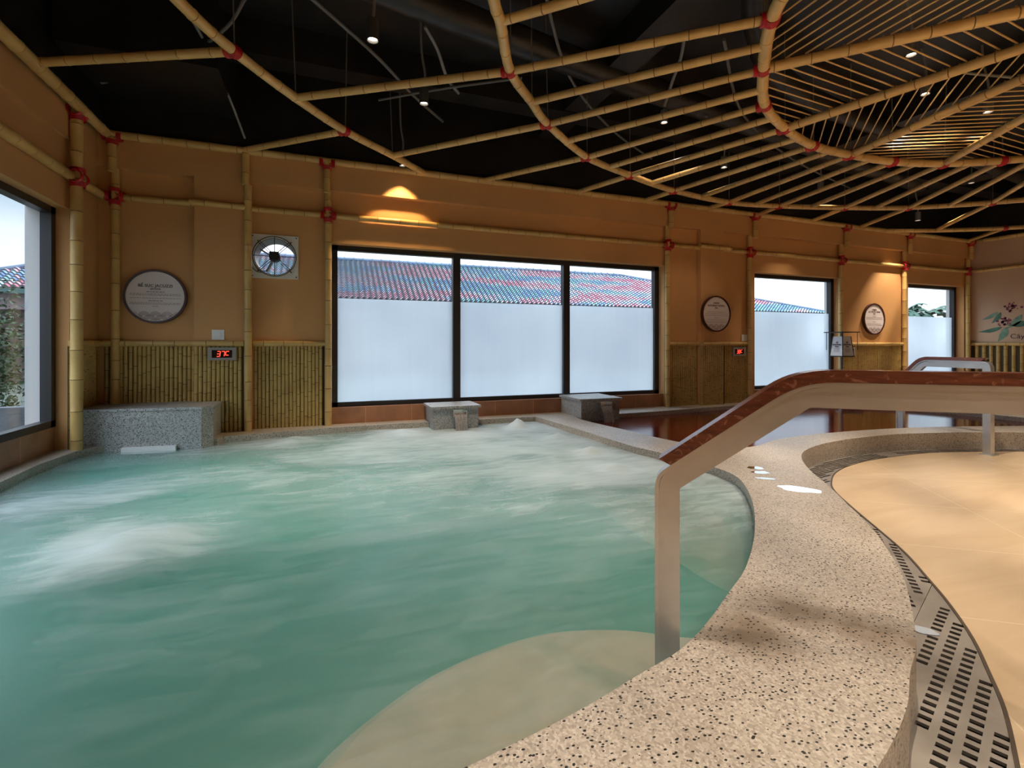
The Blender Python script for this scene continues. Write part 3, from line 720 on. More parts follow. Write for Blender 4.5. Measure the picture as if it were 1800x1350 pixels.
# --- cane wainscots with their cap rails
def wainscot(x0, x1, y, label, pitch=0.045, axis='Y', seed=0, zb=ZC, cap=True, fill=0.48):
    rnd = random.Random(seed)
    P = lambda a, d, z: (a, y - d, z) if axis == 'Y' else ((y + d, a, z) if axis == 'X' else (y - d, a, z))
    c = thing('cane_wainscot', P((x0 + x1) / 2, 0, zb), label, 'wainscot', 'cane wainscot panels')
    bk = MB(); a, b = P(x0, 0.004, zb), P(x1, 0.0, ZCAP - 0.03)
    bk.box(min(a[0], b[0]), max(a[0], b[0]) + (0.004 if axis != 'Y' else 0), min(a[1], b[1]), max(a[1], b[1]), zb, ZCAP - 0.03)
    bk.build('backing_board', M_CANEBACK, c, smooth=False)
    mb = MB(); x = x0 + pitch / 2
    while x < x1 - pitch * 0.3:
        r = pitch * fill * rnd.uniform(0.9, 1.05)
        pts = [(zb, 0)]; z = zb + rnd.uniform(0.02, 0.2)
        while z < ZCAP - 0.06:
            pts += [(z - 0.006, 0), (z - 0.003, 1), (z + 0.003, 0), (z + 0.012, 0)]; z += rnd.uniform(0.13, 0.26)
        pts.append((ZCAP - 0.03, 0))
        n0 = len(mb.v); N = 7
        for z, k in pts:
            rr = r * (1.0 if not k else 1.05)
            for j in range(N):
                an = PI * j / (N - 1); mb.v.append(P(x - rr * math.cos(an), 0.004 + rr * math.sin(an), z))
        for i in range(len(pts) - 1):
            for j in range(N - 1):
                q = (n0 + i * N + j, n0 + i * N + j + 1, n0 + (i + 1) * N + j + 1, n0 + (i + 1) * N + j)
                mb.f.append(q if axis != 'X' else q[::-1]); mb.mi.append(pts[i][1])
        x += pitch * rnd.uniform(0.95, 1.05)
    mb.build('canes', [M_CANE, M_CANEN], c)
    if cap:
        bamboo_mb([P(x0, 0.035, ZCAP), P(x1, 0.035, ZCAP)], 0.035, seed + 5).build('cap_rail', [M_BAMW, M_NODE], c, label='yellow bamboo cap rail')
    return c
wainscot(-2.36, -1.46, YB, 'cane wainscot panel behind the grey stone bench', seed=1)
wainscot(-1.46, -0.93, YH, 'cane wainscot panel on the column with the 37 degree display', seed=2)
wainscot(-0.84, 0.0, YB, 'cane wainscot panel below the exhaust fan', seed=3)
wainscot(5.47, 6.10, YB, 'narrow cane wainscot panel right of the wide window', seed=4)
wainscot(6.10, 6.62, YH, 'cane wainscot panel below the second round sign', seed=5)
wainscot(6.62, 7.24, YB, 'cane wainscot panel with the 38 degree display', seed=6)
wainscot(9.74, 11.6, YB, 'cane wainscot panel below the farthest round sign', seed=7)
wainscot(6.19, 6.84, XL, 'narrow cane wainscot panel on the left wall beside the upright', axis='X', seed=8, pitch=0.035)
wainscot(1.0, 6.84, XR, 'spaced cane wainscot below the painted flower', axis='XR', seed=9, pitch=0.13, fill=0.27)

# ------------------------------------------------------------------ ceiling lattice
RA = [(-1.15, 3.3), (-0.95, 3.97), (-0.687, 4.5), (-0.265, 5.14), (0.207, 5.738), (0.786, 6.269), (1.27, 6.75)]
RB = [(0.72, 2.45), (1.083, 3.197), (1.206, 3.405), (1.498, 3.977), (1.889, 4.415), (2.234, 4.787), (3.09, 5.452), (3.987, 5.822), (5.014, 6.162), (6.277, 6.34), (7.249, 6.205), (8.396, 5.879), (9.42, 5.48), (10.39, 4.79), (11.1, 4.0), (11.4, 3.2)]
RC = [(2.55, 1.75), (2.80, 2.25), (3.036, 2.661), (3.52, 3.17), (4.07, 3.646), (4.713, 3.96), (5.433, 4.181), (6.125, 4.217), (6.87, 4.178), (7.56, 3.98), (8.15, 3.65), (8.65, 3.2), (9.0, 2.6)]
RD = [(10.9, 6.74), (11.9, 6.35), (12.9, 5.75), (13.6, 5.1), (13.95, 4.7)]
def lash_ring(c, tan, out, R):
    b = MB(); c = Vector((*c, ZLAT)); tn = Vector((*tan, 0)).normalized(); o = Vector((*out, 0)).normalized()
    coils(b, c, tn, R + 0.003, 6, 0.012, 0.0075)
    coils(b, c + o * 0.06, o, R - 0.001, 3, 0.012, 0.007)
    b.torus(c, (tn + o).normalized(), R + 0.008, 0.008); b.torus(c, (tn - o).normalized(), R + 0.008, 0.008)
    return b
CEN = Vector((5.55, 1.0))
def ring(pts, r, seed, joints, label):
    P = [(p.x, p.y, ZLAT) for p in smooth_line(pts, 5)]
    t = thing('bamboo_ring', (*pts[len(pts) // 2], ZLAT), label, 'bamboo ring', 'curved bamboo rings of the ceiling lattice')
    bamboo_mb(P, r, seed, 0.24).build('cane', [M_BAM, M_NODE], t)
    for j in joints:
        k = pts.index(j); a = pts[max(0, k - 1)]; b = pts[min(len(pts) - 1, k + 1)]
        out = Vector(j) - CEN
        lash_ring(j, (b[0] - a[0], b[1] - a[1]), out, r).build('lashing', M_ROPE, t, label='red cord lashing')
    return t
ring(RA, 0.042, 1, [RA[2], RA[4]], 'outermost curved bamboo ring with two red lashings over the jacuzzi')
ring(RB, 0.042, 2, [RB[i] for i in (3, 5, 6, 7, 8, 9, 10, 11, 12, 13)], 'long middle curved bamboo ring with red lashings sweeping across the black ceiling')
ring(RC, 0.048, 3, [RC[i] for i in (2, 3, 4, 5, 6, 7, 8, 9, 10)], 'thick inner curved bamboo ring enclosing the thin bamboo sticks')
ring(RD, 0.042, 4, [RD[2]], 'short curved bamboo ring near the far right corner of the ceiling')
def poles(L, r, lab, group, name='bamboo_pole'):
    for i, (a, b) in enumerate(L):
        bamboo_mb([(*a, ZLAT), (*b, ZLAT)], r, 100 + i * 7 + len(L), 0.25).build(name, [M_BAM, M_NODE], label=lab(i), cat='bamboo pole', group=group)
poles([((-2.29, 5.28), (-0.687, 4.5)), ((-0.95, 6.76), (0.207, 5.738))], 0.036,
      lambda i: ['bamboo ceiling pole from the left wall to the outermost ring', 'bamboo ceiling pole from above the fan to the outermost ring'][i], 'poles outside the outermost ring')
AB = [((-0.27, 5.14), (1.498, 3.977)), ((0.79, 6.27), (2.234, 4.787)), ((2.14, 6.75), (3.09, 5.452)), ((3.66, 6.75), (3.987, 5.822)), ((4.91, 6.75), (5.014, 6.162)), ((6.2, 6.75), (6.277, 6.34)),
      ((7.37, 6.75), (7.249, 6.205)), ((8.72, 6.75), (8.396, 5.879)), ((10.06, 6.75), (9.42, 5.48)), ((11.83, 6.38), (10.39, 4.79)), ((13.7, 6.75), (12.9, 5.75))]
poles(AB, 0.036, lambda i: '%s bamboo ceiling pole from the left, outside the middle ring' % ORD[i], 'poles outside the middle ring')
BC = [((1.2, 3.39), (2.62, 2.0)), ((1.498, 3.977), (3.03, 2.66)), ((1.89, 4.4), (3.27, 2.91)), ((2.234, 4.787), (3.53, 3.18)), ((2.64, 5.09), (3.79, 3.44)), ((3.09, 5.452), (4.07, 3.646)), ((3.54, 5.64), (4.37, 3.82)),
      ((3.987, 5.822), (4.713, 3.96)), ((4.47, 5.99), (5.07, 4.09)), ((5.014, 6.162), (5.433, 4.181)), ((5.62, 6.28), (5.77, 4.22)), ((6.277, 6.34), (6.125, 4.217)), ((6.78, 6.30), (6.51, 4.22)), ((7.249, 6.205), (6.87, 4.178)),
      ((7.80, 6.06), (7.22, 4.10)), ((8.396, 5.879), (7.56, 3.98)), ((8.9, 5.70), (7.87, 3.83)), ((9.42, 5.48), (8.15, 3.65)), ((9.92, 5.15), (8.42, 3.43)), ((10.39, 4.79), (8.65, 3.2)), ((10.8, 4.35), (8.85, 2.9))]
poles(BC, 0.034, lambda i: '%s bamboo ceiling pole from the left, between middle and inner rings' % ORD[i], 'poles between the middle and inner rings')
CJ = [(2.55, 1.75), (3.52, 3.17), (4.713, 3.96), (6.125, 4.217), (7.56, 3.98), (8.65, 3.2)]
CP = [((x, y), tuple(Vector((x, y)).lerp(CEN, 0.86))) for x, y in CJ]
poles(CP, 0.042, lambda i: '%s thick bamboo spoke from the left inside the inner ring' % ORD[i], 'spokes inside the inner ring')
# thin sticks laid across the wedges between the spokes
def clip(p, d, poly):
    hits = []
    for i in range(len(poly)):
        a, b = poly[i], poly[(i + 1) % len(poly)]
        ex, ey = b[0] - a[0], b[1] - a[1]; den = d[0] * ey - d[1] * ex
        if abs(den) < 1e-9: continue
        t = ((a[0] - p[0]) * ey - (a[1] - p[1]) * ex) / den; u = ((a[0] - p[0]) * d[1] - (a[1] - p[1]) * d[0]) / den
        if 0 <= u <= 1: hits.append(t)
    return (min(hits), max(hits)) if len(hits) >= 2 else None
RCS = xy(smooth_line(RC, 5))
ANG = [-91, 4, 42.5, -27, 1.5]; WN = ['leftmost', 'second', 'third', 'fourth', 'fifth']
for k in range(5):
    a, b = CJ[k], CJ[k + 1]
    i0 = min(range(len(RCS)), key=lambda i: (RCS[i][0] - a[0]) ** 2 + (RCS[i][1] - a[1]) ** 2); i1 = min(range(len(RCS)), key=lambda i: (RCS[i][0] - b[0]) ** 2 + (RCS[i][1] - b[1]) ** 2)
    poly = RCS[i0:i1 + 1] + [tuple(CEN)]
    an = math.radians(ANG[k]); d = (math.cos(an), math.sin(an)); nn = (-d[1], d[0])
    cs = [(p[0] * nn[0] + p[1] * nn[1]) for p in poly]; c = min(cs) + 0.06; cnt = 0
    while c < max(cs):
        h = clip((nn[0] * c, nn[1] * c), d, poly); c += 0.1
        if not h or h[1] - h[0] < 0.12: continue
        p = (nn[0] * (c - 0.1) + d[0] * h[0], nn[1] * (c - 0.1) + d[1] * h[0]); q = (nn[0] * (c - 0.1) + d[0] * h[1], nn[1] * (c - 0.1) + d[1] * h[1])
        mid = Vector(((p[0] + q[0]) / 2, (p[1] + q[1]) / 2))
        if (mid - CEN).length < 1.15: continue
        z = ZLAT + 0.052
        MB().rings([(*p, z), (*q, z)], 0.0068, 6).build('bamboo_stick', M_BAM, label='%s thin bamboo stick in the %s wedge of the inner ring, counting across' % (ORD[cnt], WN[k]) if k else '%s thin bamboo stick in the leftmost wedge of the inner ring, counting across' % ORD[cnt],
                                                     cat='bamboo stick', group='thin sticks in the %s wedge' % WN[k])
        cnt += 1
# hanger wires from the ceiling
HW = [(RA, (2, 3, 4, 5), 'outermost'), (RB, (3, 4, 5, 6, 7, 8, 9, 10, 11, 12, 13), 'middle'), (RC, (3, 4, 5, 6, 7, 8, 9, 10), 'inner')]
for R_, ids, nm in HW:
    for c, i in enumerate(ids):
        x, y = R_[i]; dx = random.uniform(-.06, .06)
        MB().rings([(x, y, ZLAT + 0.03), (x + dx, y + dx, ZCEIL + 0.01)], 0.006, 6).build('hanger_wire', M_WIRE, label='%s thin hanger wire from the left holding the %s bamboo ring' % (ORD[c], nm), cat='wire', group='hanger wires of the lattice')

# ------------------------------------------------------------------ ceiling services
def pipe(name, pts, r, mat, label, cat, n=10, sm=6):
    MB().rings(smooth_line(pts, sm), r, n).build(name, mat, label=label, cat=cat)
pipe('air_duct', [(-1.2, 4.05, 4.4), (0.6, 4.5, 4.42), (3.0, 4.95, 4.42), (6.5, 5.5, 4.42), (11, 6.2, 4.42)], 0.15, M_DUCT, 'long round black air duct under the ceiling above the jacuzzi', 'duct', 16)
pipe('air_duct', [(2.2, 1.9, 4.4), (5.0, 4.3, 4.42), (9.5, 4.9, 4.42), (13.8, 5.4, 4.42)], 0.13, M_DUCT, 'round black air duct above the inner bamboo ring', 'duct', 16)
pipe('cable_conduit', [(-2.2, 6.35, 4.0), (-1.5, 6.0, 4.15), (-0.9, 5.4, 4.3), (-0.6, 4.9, 4.42), (-0.2, 4.6, 4.45)], 0.016, M_CABLED, 'sagging dark cable from the left corner to the duct', 'cable')
pipe('cable_conduit', [(-0.15, 4.75, 4.38), (0.5, 5.35, 4.3), (1.0, 5.95, 4.25), (1.5, 6.6, 4.3)], 0.018, M_CABLED, 'grey conduit running diagonally behind the outermost ring', 'cable')
pipe('cable_conduit', [(0.6, 6.1, 4.2), (1.3, 5.65, 4.25), (2.1, 5.2, 4.3)], 0.014, M_CABLED, 'thin dark conduit crossing behind the second hanging spotlight', 'cable')
pipe('cable_conduit', [(1.6, 3.6, 4.3), (2.6, 5.0, 4.32), (3.8, 6.0, 4.3), (5.0, 6.7, 4.3)], 0.016, M_CABLED, 'grey conduit running behind the middle ring', 'cable')
pipe('cable_conduit', [(3.6, 3.7, 4.2), (5.2, 5.0, 4.3), (7.2, 5.9, 4.3), (9.6, 6.6, 4.3)], 0.016, M_CABLED, 'grey conduit running above the inner ring lashings', 'cable')
pipe('cable_conduit', [(-1.3, 5.2, 4.4), (-1.15, 5.55, 4.3), (-1.0, 6.2, 4.0), (-0.9, 6.62, 3.72)], 0.013, M_CABLE, 'pale cable dropping to the wall top left of the fan', 'cable')
pipe('cable_conduit', [(0.95, 5.0, 4.5), (1.12, 5.2, 4.42), (1.3, 5.5, 4.3), (1.5, 5.75, 4.28)], 0.018, M_CABLE, 'pale flexible cable looping beside the second hanging spotlight', 'cable')
pipe('cable_conduit', [(3.55, 4.2, 4.5), (3.75, 4.5, 4.48), (3.88, 4.8, 4.40), (3.92, 5.0, 4.2)], 0.018, M_CABLE, 'pale flexible cable feeding the spotlight near the inner ring', 'cable')
pipe('cable_conduit', [(7.3, 3.2, 4.3), (7.0, 3.5, 4.45), (6.7, 3.4, 4.4), (6.2, 3.42, 4.2)], 0.016, M_CABLE, 'pale flexible cable arching over the thin bamboo sticks', 'cable')

# ------------------------------------------------------------------ spotlights
def spot(x, y, z, power, label, r=0.048, h=0.17, ang=76, mat=None, blend=0.55, col=(1.0, 0.85, 0.67), lit=True):
    t = thing('hanging_spotlight', (x, y, z), label, 'spotlight', 'hanging can spotlights')
    pr = [(z + h, 0.012), (z + h, r), (z + 0.004, r), (z, r * 0.98), (z + 0.004, r * 0.86), (z + 0.03, r * 0.78)]
    b = MB(); vs = []; N = 20
    for zz, rr in pr: vs += [(x + rr * math.cos(2 * PI * j / N), y + rr * math.sin(2 * PI * j / N), zz) for j in range(N)]
    fs = [(i * N + j, (i + 1) * N + j, (i + 1) * N + (j + 1) % N, i * N + (j + 1) % N) for i in range(len(pr) - 1) for j in range(N)]
    cn = b.add(vs, fs).build('lamp_can', mat or M_CAN, t)
    MB().cyl((x, y, z + 0.022), (x, y, z + 0.03), r * 0.76, 18).build('lamp_lens', M_LENS if lit else M_GREYM, cn)
    MB().tube(smooth_line([(x, y, z + h - 0.01), (x + 0.01, y, z + h + 0.15), (x - 0.02, y + 0.03, min(ZCEIL, z + h + 0.4)), (x - 0.03, y + 0.04, ZCEIL + 0.01)], 4), 0.012, 8).build('cable', M_CABLE, t)
    if power:
        ld = bpy.data.lights.new('spot', 'SPOT'); ld.energy = power * LAMP; ld.color = col; ld.spot_size = math.radians(ang); ld.spot_blend = blend; ld.shadow_soft_size = 0.03
        lo = bpy.data.objects.new('spot_beam', ld); COL.objects.link(lo); lo.parent = t; lo.location = (0, 0, -0.005)
    return t
P0 = 340
for (x, y, z, p, lab, kw) in [
    (0.36, 4.13, 3.72, P0 * 0.4, 'brightest hanging spotlight, nearest over the jacuzzi', {}),
    (0.97, 5.15, 3.78, P0 * 0.5, 'hanging spotlight seen below the pole between outermost and middle rings', {}),
    (0.956, 6.60, 3.62, 70, 'spotlight close to the wall throwing a scallop above the wide window', dict(blend=0.25, ang=84, col=(1.0, 0.68, 0.32), r=0.042)),
    (4.34, 5.54, 4.29, P0 * 0.08, 'hanging spotlight between middle and inner rings, nearest of that row', dict(mat=M_CANL)),
    (5.79, 5.95, 4.0, P0 * 0.07, 'hanging spotlight behind the middle ring, second along the row', dict(mat=M_CANL)),
    (8.10, 6.10, 3.97, P0 * 0.2, 'grey hanging spotlight with pale can behind the middle ring, third along the row', dict(mat=M_CANL)),
    (5.47, 3.16, 4.14, P0 * 1.0, 'hanging spotlight above the second wedge of thin sticks', dict(mat=M_CANL)),
    (6.61, 3.67, 4.2, P0 * 0.3, 'hanging spotlight above the third wedge of thin sticks', dict(mat=M_CANL)),
    (7.20, 3.36, 3.95, P0 * 0.06, 'hanging spotlight above the fourth wedge of thin sticks', dict(mat=M_CANL)),
    (11.36, 5.55, 4.29, P0 * 0.7, 'distant hanging spotlight right of the middle ring', dict(mat=M_CANL)),
    (11.2, 6.35, 3.76, P0 * 0.6, 'distant grey can spotlight beside the far wall top', dict(mat=M_CANL)),
    (3.3, 2.0, 4.0, P0 * 0.8, 'spotlight over the curved kerb beside the drain grate', {}),
    (4.5, 1.5, 4.0, P0 * 0.8, 'spotlight over the sandstone floor', {}),
    (1.9, 0.6, 4.0, P0 * 0.25, 'spotlight over the near handrail', {}),
    (-0.6, 2.2, 4.0, P0 * 0.5, 'spotlight over the near end of the jacuzzi', {}),
    (0.2, -0.8, 4.0, P0 * 0.5, 'added unseen spotlight behind the viewer to light the handrail', {}),  # added lamp out of view, put in to light the near handrail's steel
    (6.8, 0.6, 4.0, P0 * 1.3, 'spotlight over the middle of the sandstone floor', {}),
    (9.2, 1.6, 4.0, P0, 'spotlight over the right of the sandstone floor', {}),
    (12.2, 3.2, 4.0, P0, 'spotlight in front of the painted flower', {}),
    (0.9, -2.4, 4.0, P0 * 0.8, 'added unseen spotlight far behind the viewer over the floor', dict(ang=110)),  # unseen fill lamp added to brighten upright faces turned to the camera
    (2.6, -1.0, 4.0, P0 * 0.5, 'added unseen spotlight behind the viewer to the right', dict(ang=110)),  # second unseen fill lamp, added for the camera-facing surfaces
    (4.0, -2.0, 4.0, P0 * 0.7, 'spotlight over the back of the sandstone floor', {}),
    (9.0, -2.0, 4.0, P0, 'spotlight over the far back of the sandstone floor', {})]:
    spot(x, y, z, p, lab, **kw)

# ------------------------------------------------------------------ drain grates
def lerp_seg(L, x):
    """point on a plan line by x"""
    for a, b in zip(L[:-1], L[1:]):
        if a[0] <= x <= b[0]: k = (x - a[0]) / (b[0] - a[0] + 1e-9); return (x, a[1] + (b[1] - a[1]) * k)
    return L[-1]
def between(L, a, b): return [a] + [p for p in L if a[0] < p[0] < b[0]] + [b]
def grate(o0, o1, t0, t1, label, mode, ang, first_only=None):
    oa, ob, ta, tb = lerp_seg(O_L, o0), lerp_seg(O_L, o1), lerp_seg(T_L, t0), lerp_seg(T_L, t1)
    sh = 0.006
    top = between(O_L, oa, ob); bot = between(T_L, ta, tb)
    poly = bot + top[::-1]
    t = thing('drain_grate', ((oa[0] + tb[0]) / 2, (oa[1] + tb[1]) / 2, 0), label, 'drain grate', 'steel drain grates along the kerb')
    an = math.radians(ang); d = Vector((math.cos(an), math.sin(an))); n = Vector((-d.y, d.x))
    cx = [Vector(p).dot(d) for p in poly]; cy = [Vector(p).dot(n) for p in poly]
    holes = []
    if mode == 'slot': pu, pv, hu, hv = 0.048, 0.060, 0.0125, 0.018
    else: pu, pv, hu, hv = 0.20, 0.036, 0.094, 0.010
    v = min(cy) + 0.03; row = 0
    while v < max(cy):
        u = min(cx) + (0.012 if row % 2 else 0.03)
        while u < max(cx):
            q = [d * (u + a) + n * (v + b_) for a, b_ in ((-hu, -hv), (-hu, hv), (hu, hv), (hu, -hv))]
            m = [d * (u + a) + n * (v + b_) for a, b_ in ((-hu - .003, -hv - .003), (-hu - .003, hv + .003), (hu + .003, hv + .003), (hu + .003, -hv - .003))]
            if all(inside((p.x, p.y), poly) for p in m): holes.append([(p.x, p.y) for p in q])
            u += pu
        v += pv; row += 1
    shape(poly, holes, -0.012, -0.002).build('perforated_plate', M_GRATE, t, smooth=False)
    rim = MB()
    for e in (top, bot): rim.rings([(p[0], p[1], -0.012) for p in e], 0.008, 6)
    rim.build('rim_bar', M_GRATE, t)
grate(0.30, 2.34, 0.55, 2.98, 'nearest perforated steel drain grate with rows of short slots', 'slot', 21)
grate(2.345, 4.02, 2.985, 4.14, 'second perforated steel drain grate narrowing beside the kerb', 'slot', 40)
grate(4.025, 6.10, 4.145, 5.98, 'third drain grate with long slots at the kerb bend', 'long', 9)
grate(6.105, 8.6, 5.985, 8.4, 'farthest drain grate with long slots under the kerb wall', 'long', -18)
grate(-2.6, 0.295, -2.6, 0.545, 'drain grate running behind the viewer along the kerb', 'slot', 3)

# ------------------------------------------------------------------ handrails
def handrail(p0, p1, zt, zin, floor_z, water_z, run, slope, label, wid=0.062):
    """post in the water at p0, slope up, level run towards p1, post on the floor at p1"""
    a = Vector((*p0, 0)); b = Vector((*p1, 0)); D = (b - a); Lr = D.length; D.normalize(); N = Vector((-D.y, D.x, 0))
    t = thing('handrail', (p0[0], p0[1], water_z), label, 'handrail', 'steel and wood handrails')
    hw = 0.071          # depth of the steel bar
    def prof(off):      # outline of the rail path offset inward by off
        # outer line: vertical post -> bend -> slope -> bend -> level -> bend -> floor post
        ang = math.atan2(zt - zin, run)
        P = [Vector((0, water_z)), Vector((0, zin)), Vector((run, zt)), Vector((Lr, zt)), Vector((Lr, floor_z))]
        out = []
        for i, p in enumerate(P):
            if i in (0, len(P) - 1):
                q = P[1] - P[0] if i == 0 else P[-1] - P[-2]; q.normalize(); out.append(p + Vector((q.y, -q.x)) * off); continue
            d0 = (p - P[i - 1]).normalized(); d1 = (P[i + 1] - p).normalized()
            n0 = Vector((d0.y, -d0.x)); n1 = Vector((d1.y, -d1.x)); m = (n0 + n1).normalized()
            out.append(p + m * off / max(0.3, m.dot(n0)))
        return out
    def fillet(P, r, seg=7):
        out = [P[0]]
        for i in range(1, len(P) - 1):
            p = P[i]; d0 = (P[i - 1] - p).normalized(); d1 = (P[i + 1] - p).normalized()
            k = r[i - 1]
            a_, c_ = p + d0 * k, p + d1 * k
            for s in range(seg + 1):
                u = s / seg; out.append(a_ * (1 - u) ** 2 + p * 2 * u * (1 - u) + c_ * u * u)
        out.append(P[-1]); return out
    def W3(q, w): return a + D * q.x + Vector((0, 0, q.y)) + N * w
    def band(o0, o1, w0, w1, i0=None, i1=None, rr=(0.045, 0.10, 0.09), trim=0.0):
        A = fillet(prof(o0), rr); B = fillet(prof(o1), [max(0.006, x - o1 * 1.1) for x in rr])
        A = A[i0:i1]; B = B[i0:i1]
        if trim: A[0] = A[0].lerp(A[1], trim); B[0] = B[0].lerp(B[1], trim)
        m = MB(); vs = []
        for p, q in zip(A, B): vs += [W3(p, w0), W3(p, w1), W3(q, w1), W3(q, w0)]
        fs = []
        for i in range(len(A) - 1):
            for j in range(4): fs.append((i * 4 + j, i * 4 + (j + 1) % 4, (i + 1) * 4 + (j + 1) % 4, (i + 1) * 4 + j))
        k = (len(A) - 1) * 4; fs += [(3, 2, 1, 0), (k, k + 1, k + 2, k + 3)]
        return m.add(vs, fs)
    tw = 0.036 if wid > 0.05 else 0.036
    st, ins = 0.014, 0.011
    band(0.0, st, -wid / 2, wid / 2).build('steel_strip', M_STEEL, t)
    band(st, st + hw, -wid / 2 + ins, wid / 2 - ins, 8, -8).build('rail_bar', M_STEEL, t)
    band(st, st + hw, -wid / 2 + ins, wid / 2 - ins, 0, 9).build('post', M_STEEL, t)
    band(st, st + hw, -wid / 2 + ins, wid / 2 - ins, -9, None).build('post', M_STEEL, t)
    wd = band(-0.040, -0.001, -wid / 2 - 0.004, wid / 2 + 0.004, 8, -8, trim=0.05)
    wd.build('wooden_rail', M_WOOD, t)
    e = b - D * (hw / 2)
    MB().box(e.x - 0.06, e.x + 0.06, e.y - 0.06, e.y + 0.06, floor_z, floor_z + 0.008).build('base_plate', M_STEEL, t, smooth=False)
    return t
u = Vector((0.776, -0.63)); q0 = Vector((1.128, 1.491))
handrail(tuple(q0), tuple(q0 + u * 1.50), 1.127, 0.78, 0.0, -0.1, 0.465, 0, 'near steel handrail with worn red wooden top rising from the jacuzzi over the kerb')
handrail((7.16, 4.30), (7.03, 3.24), 1.06, 0.74, 0.0, -0.1, 0.32, 0, 'far steel handrail with wooden top between the red bath and sandstone floor')

# ------------------------------------------------------------------ corner bench and water spouts
t = thing('corner_bench', (-1.8, 6.6, ZC), 'grey terrazzo corner bench with slab top under the first round sign', 'bench')
BP = [(-2.41, 6.36), (-1.27, 6.22), (-1.17, 6.30), (-1.17, 6.89), (-2.41, 6.89)]
MB().prism(BP, -0.3, 0.545).build('bench_body', M_TERRG, t, smooth=False)
TP = [(-2.415, 6.345), (-1.262, 6.205), (-1.155, 6.295), (-1.155, 6.895), (-2.415, 6.895)]
MB().prism(TP, 0.545, 0.572).build('bench_top', M_TERRG, t, smooth=False)
MB().prism([(-2.0, 6.25), (-1.5, 6.19), (-1.5, 6.26), (-2.0, 6.32)], 0.10, 0.165).build('overflow_lip', M_WHITE, t, smooth=False, label='pale overflow lip at water level')
def spout(x0, x1, y0, y1, ztop, label, zb, matb, chute=True):
    t = thing('water_spout', ((x0 + x1) / 2, y0, zb), label, 'water spout', 'terrazzo water spouts')
    MB().box(x0, x1, y0, y1, zb, ztop - 0.03).build('spout_body', matb, t, smooth=False)
    MB().box(x0 - 0.035, x1 + 0.03, y0 - 0.035, y1, ztop - 0.03, ztop).build('cap_slab', M_TERRG, t, smooth=False)
    c = (x0 + x1) / 2 + 0.03; w = 0.085; zc = ztop - 0.12
    ch = MB().box(c - w, c + w, y0 - 0.11, y0 + 0.02, zc - 0.012, zc).box(c - w - 0.008, c - w, y0 - 0.11, y0 + 0.02, zc - 0.012, zc + 0.07).box(c + w, c + w + 0.008, y0 - 0.11, y0 + 0.02, zc - 0.012, zc + 0.07)
    ch.box(c - w, c + w, y0 - 0.004, y0 + 0.01, zc, zc + 0.07)
    ch.build('chute', M_CHROME, t, smooth=False)
    P = [(y0 - 0.02, zc + 0.012), (y0 - 0.11, zc + 0.010), (y0 - 0.15, zc - 0.03), (y0 - 0.18, zc - 0.09), (y0 - 0.20, ZW - 0.01)]
    m = MB(); vs = []
    for yy, zz in P: vs += [(c - w * 0.95, yy, zz), (c + w * 0.95, yy, zz), (c + w * 0.95, yy + 0.012, zz - 0.006), (c - w * 0.95, yy + 0.012, zz - 0.006)]
    fs = [(i * 4 + j, i * 4 + (j + 1) % 4, (i + 1) * 4 + (j + 1) % 4, (i + 1) * 4 + j) for i in range(len(P) - 1) for j in range(4)]
    m.add(vs, fs).build('water_sheet', M_SHEET, t)
    return t
spout(1.33, 1.95, 6.42, 6.92, 0.43, 'dark pebble water spout pouring into the jacuzzi below the wide window', -0.2, M_TERRG)
spout(3.46, 4.10, 6.27, 6.92, 0.465, 'brownish water spout pouring into the red bath beside the dividing kerb', -0.2, M_TERRG)
t = thing('water_spout', (8.95, 6.1, ZC), 'small stone outlet with dark slot on the far edge of the red bath', 'water spout', 'terrazzo water spouts')
RZ = Matrix.Rotation(-0.62, 3, 'Z')
def rotbox(b, c, x0, x1, y0, y1, z0, z1):
    k = len(b.v); b.box(x0, x1, y0, y1, z0, z1)
    for i in range(k, len(b.v)):
        v = RZ @ Vector(b.v[i]); b.v[i] = (v.x + c[0], v.y + c[1], v.z)
    return b
rotbox(rotbox(rotbox(rotbox(MB(), (8.72, 6.02), -0.17, 0.17, -0.12, 0.2, 0.02, 0.10), (8.72, 6.02), -0.17, 0.17, -0.12, 0.2, 0.16, 0.235), (8.72, 6.02), -0.17, -0.12, -0.12, 0.2, 0.10, 0.16), (8.72, 6.02), 0.12, 0.17, -0.12, 0.2, 0.10, 0.16).build('outlet_body', M_TERRG, t, smooth=False)
rotbox(MB(), (8.72, 6.02), -0.12, 0.12, -0.03, 0.18, 0.10, 0.16).build('outlet_slot', M_BLACK, t, smooth=False)

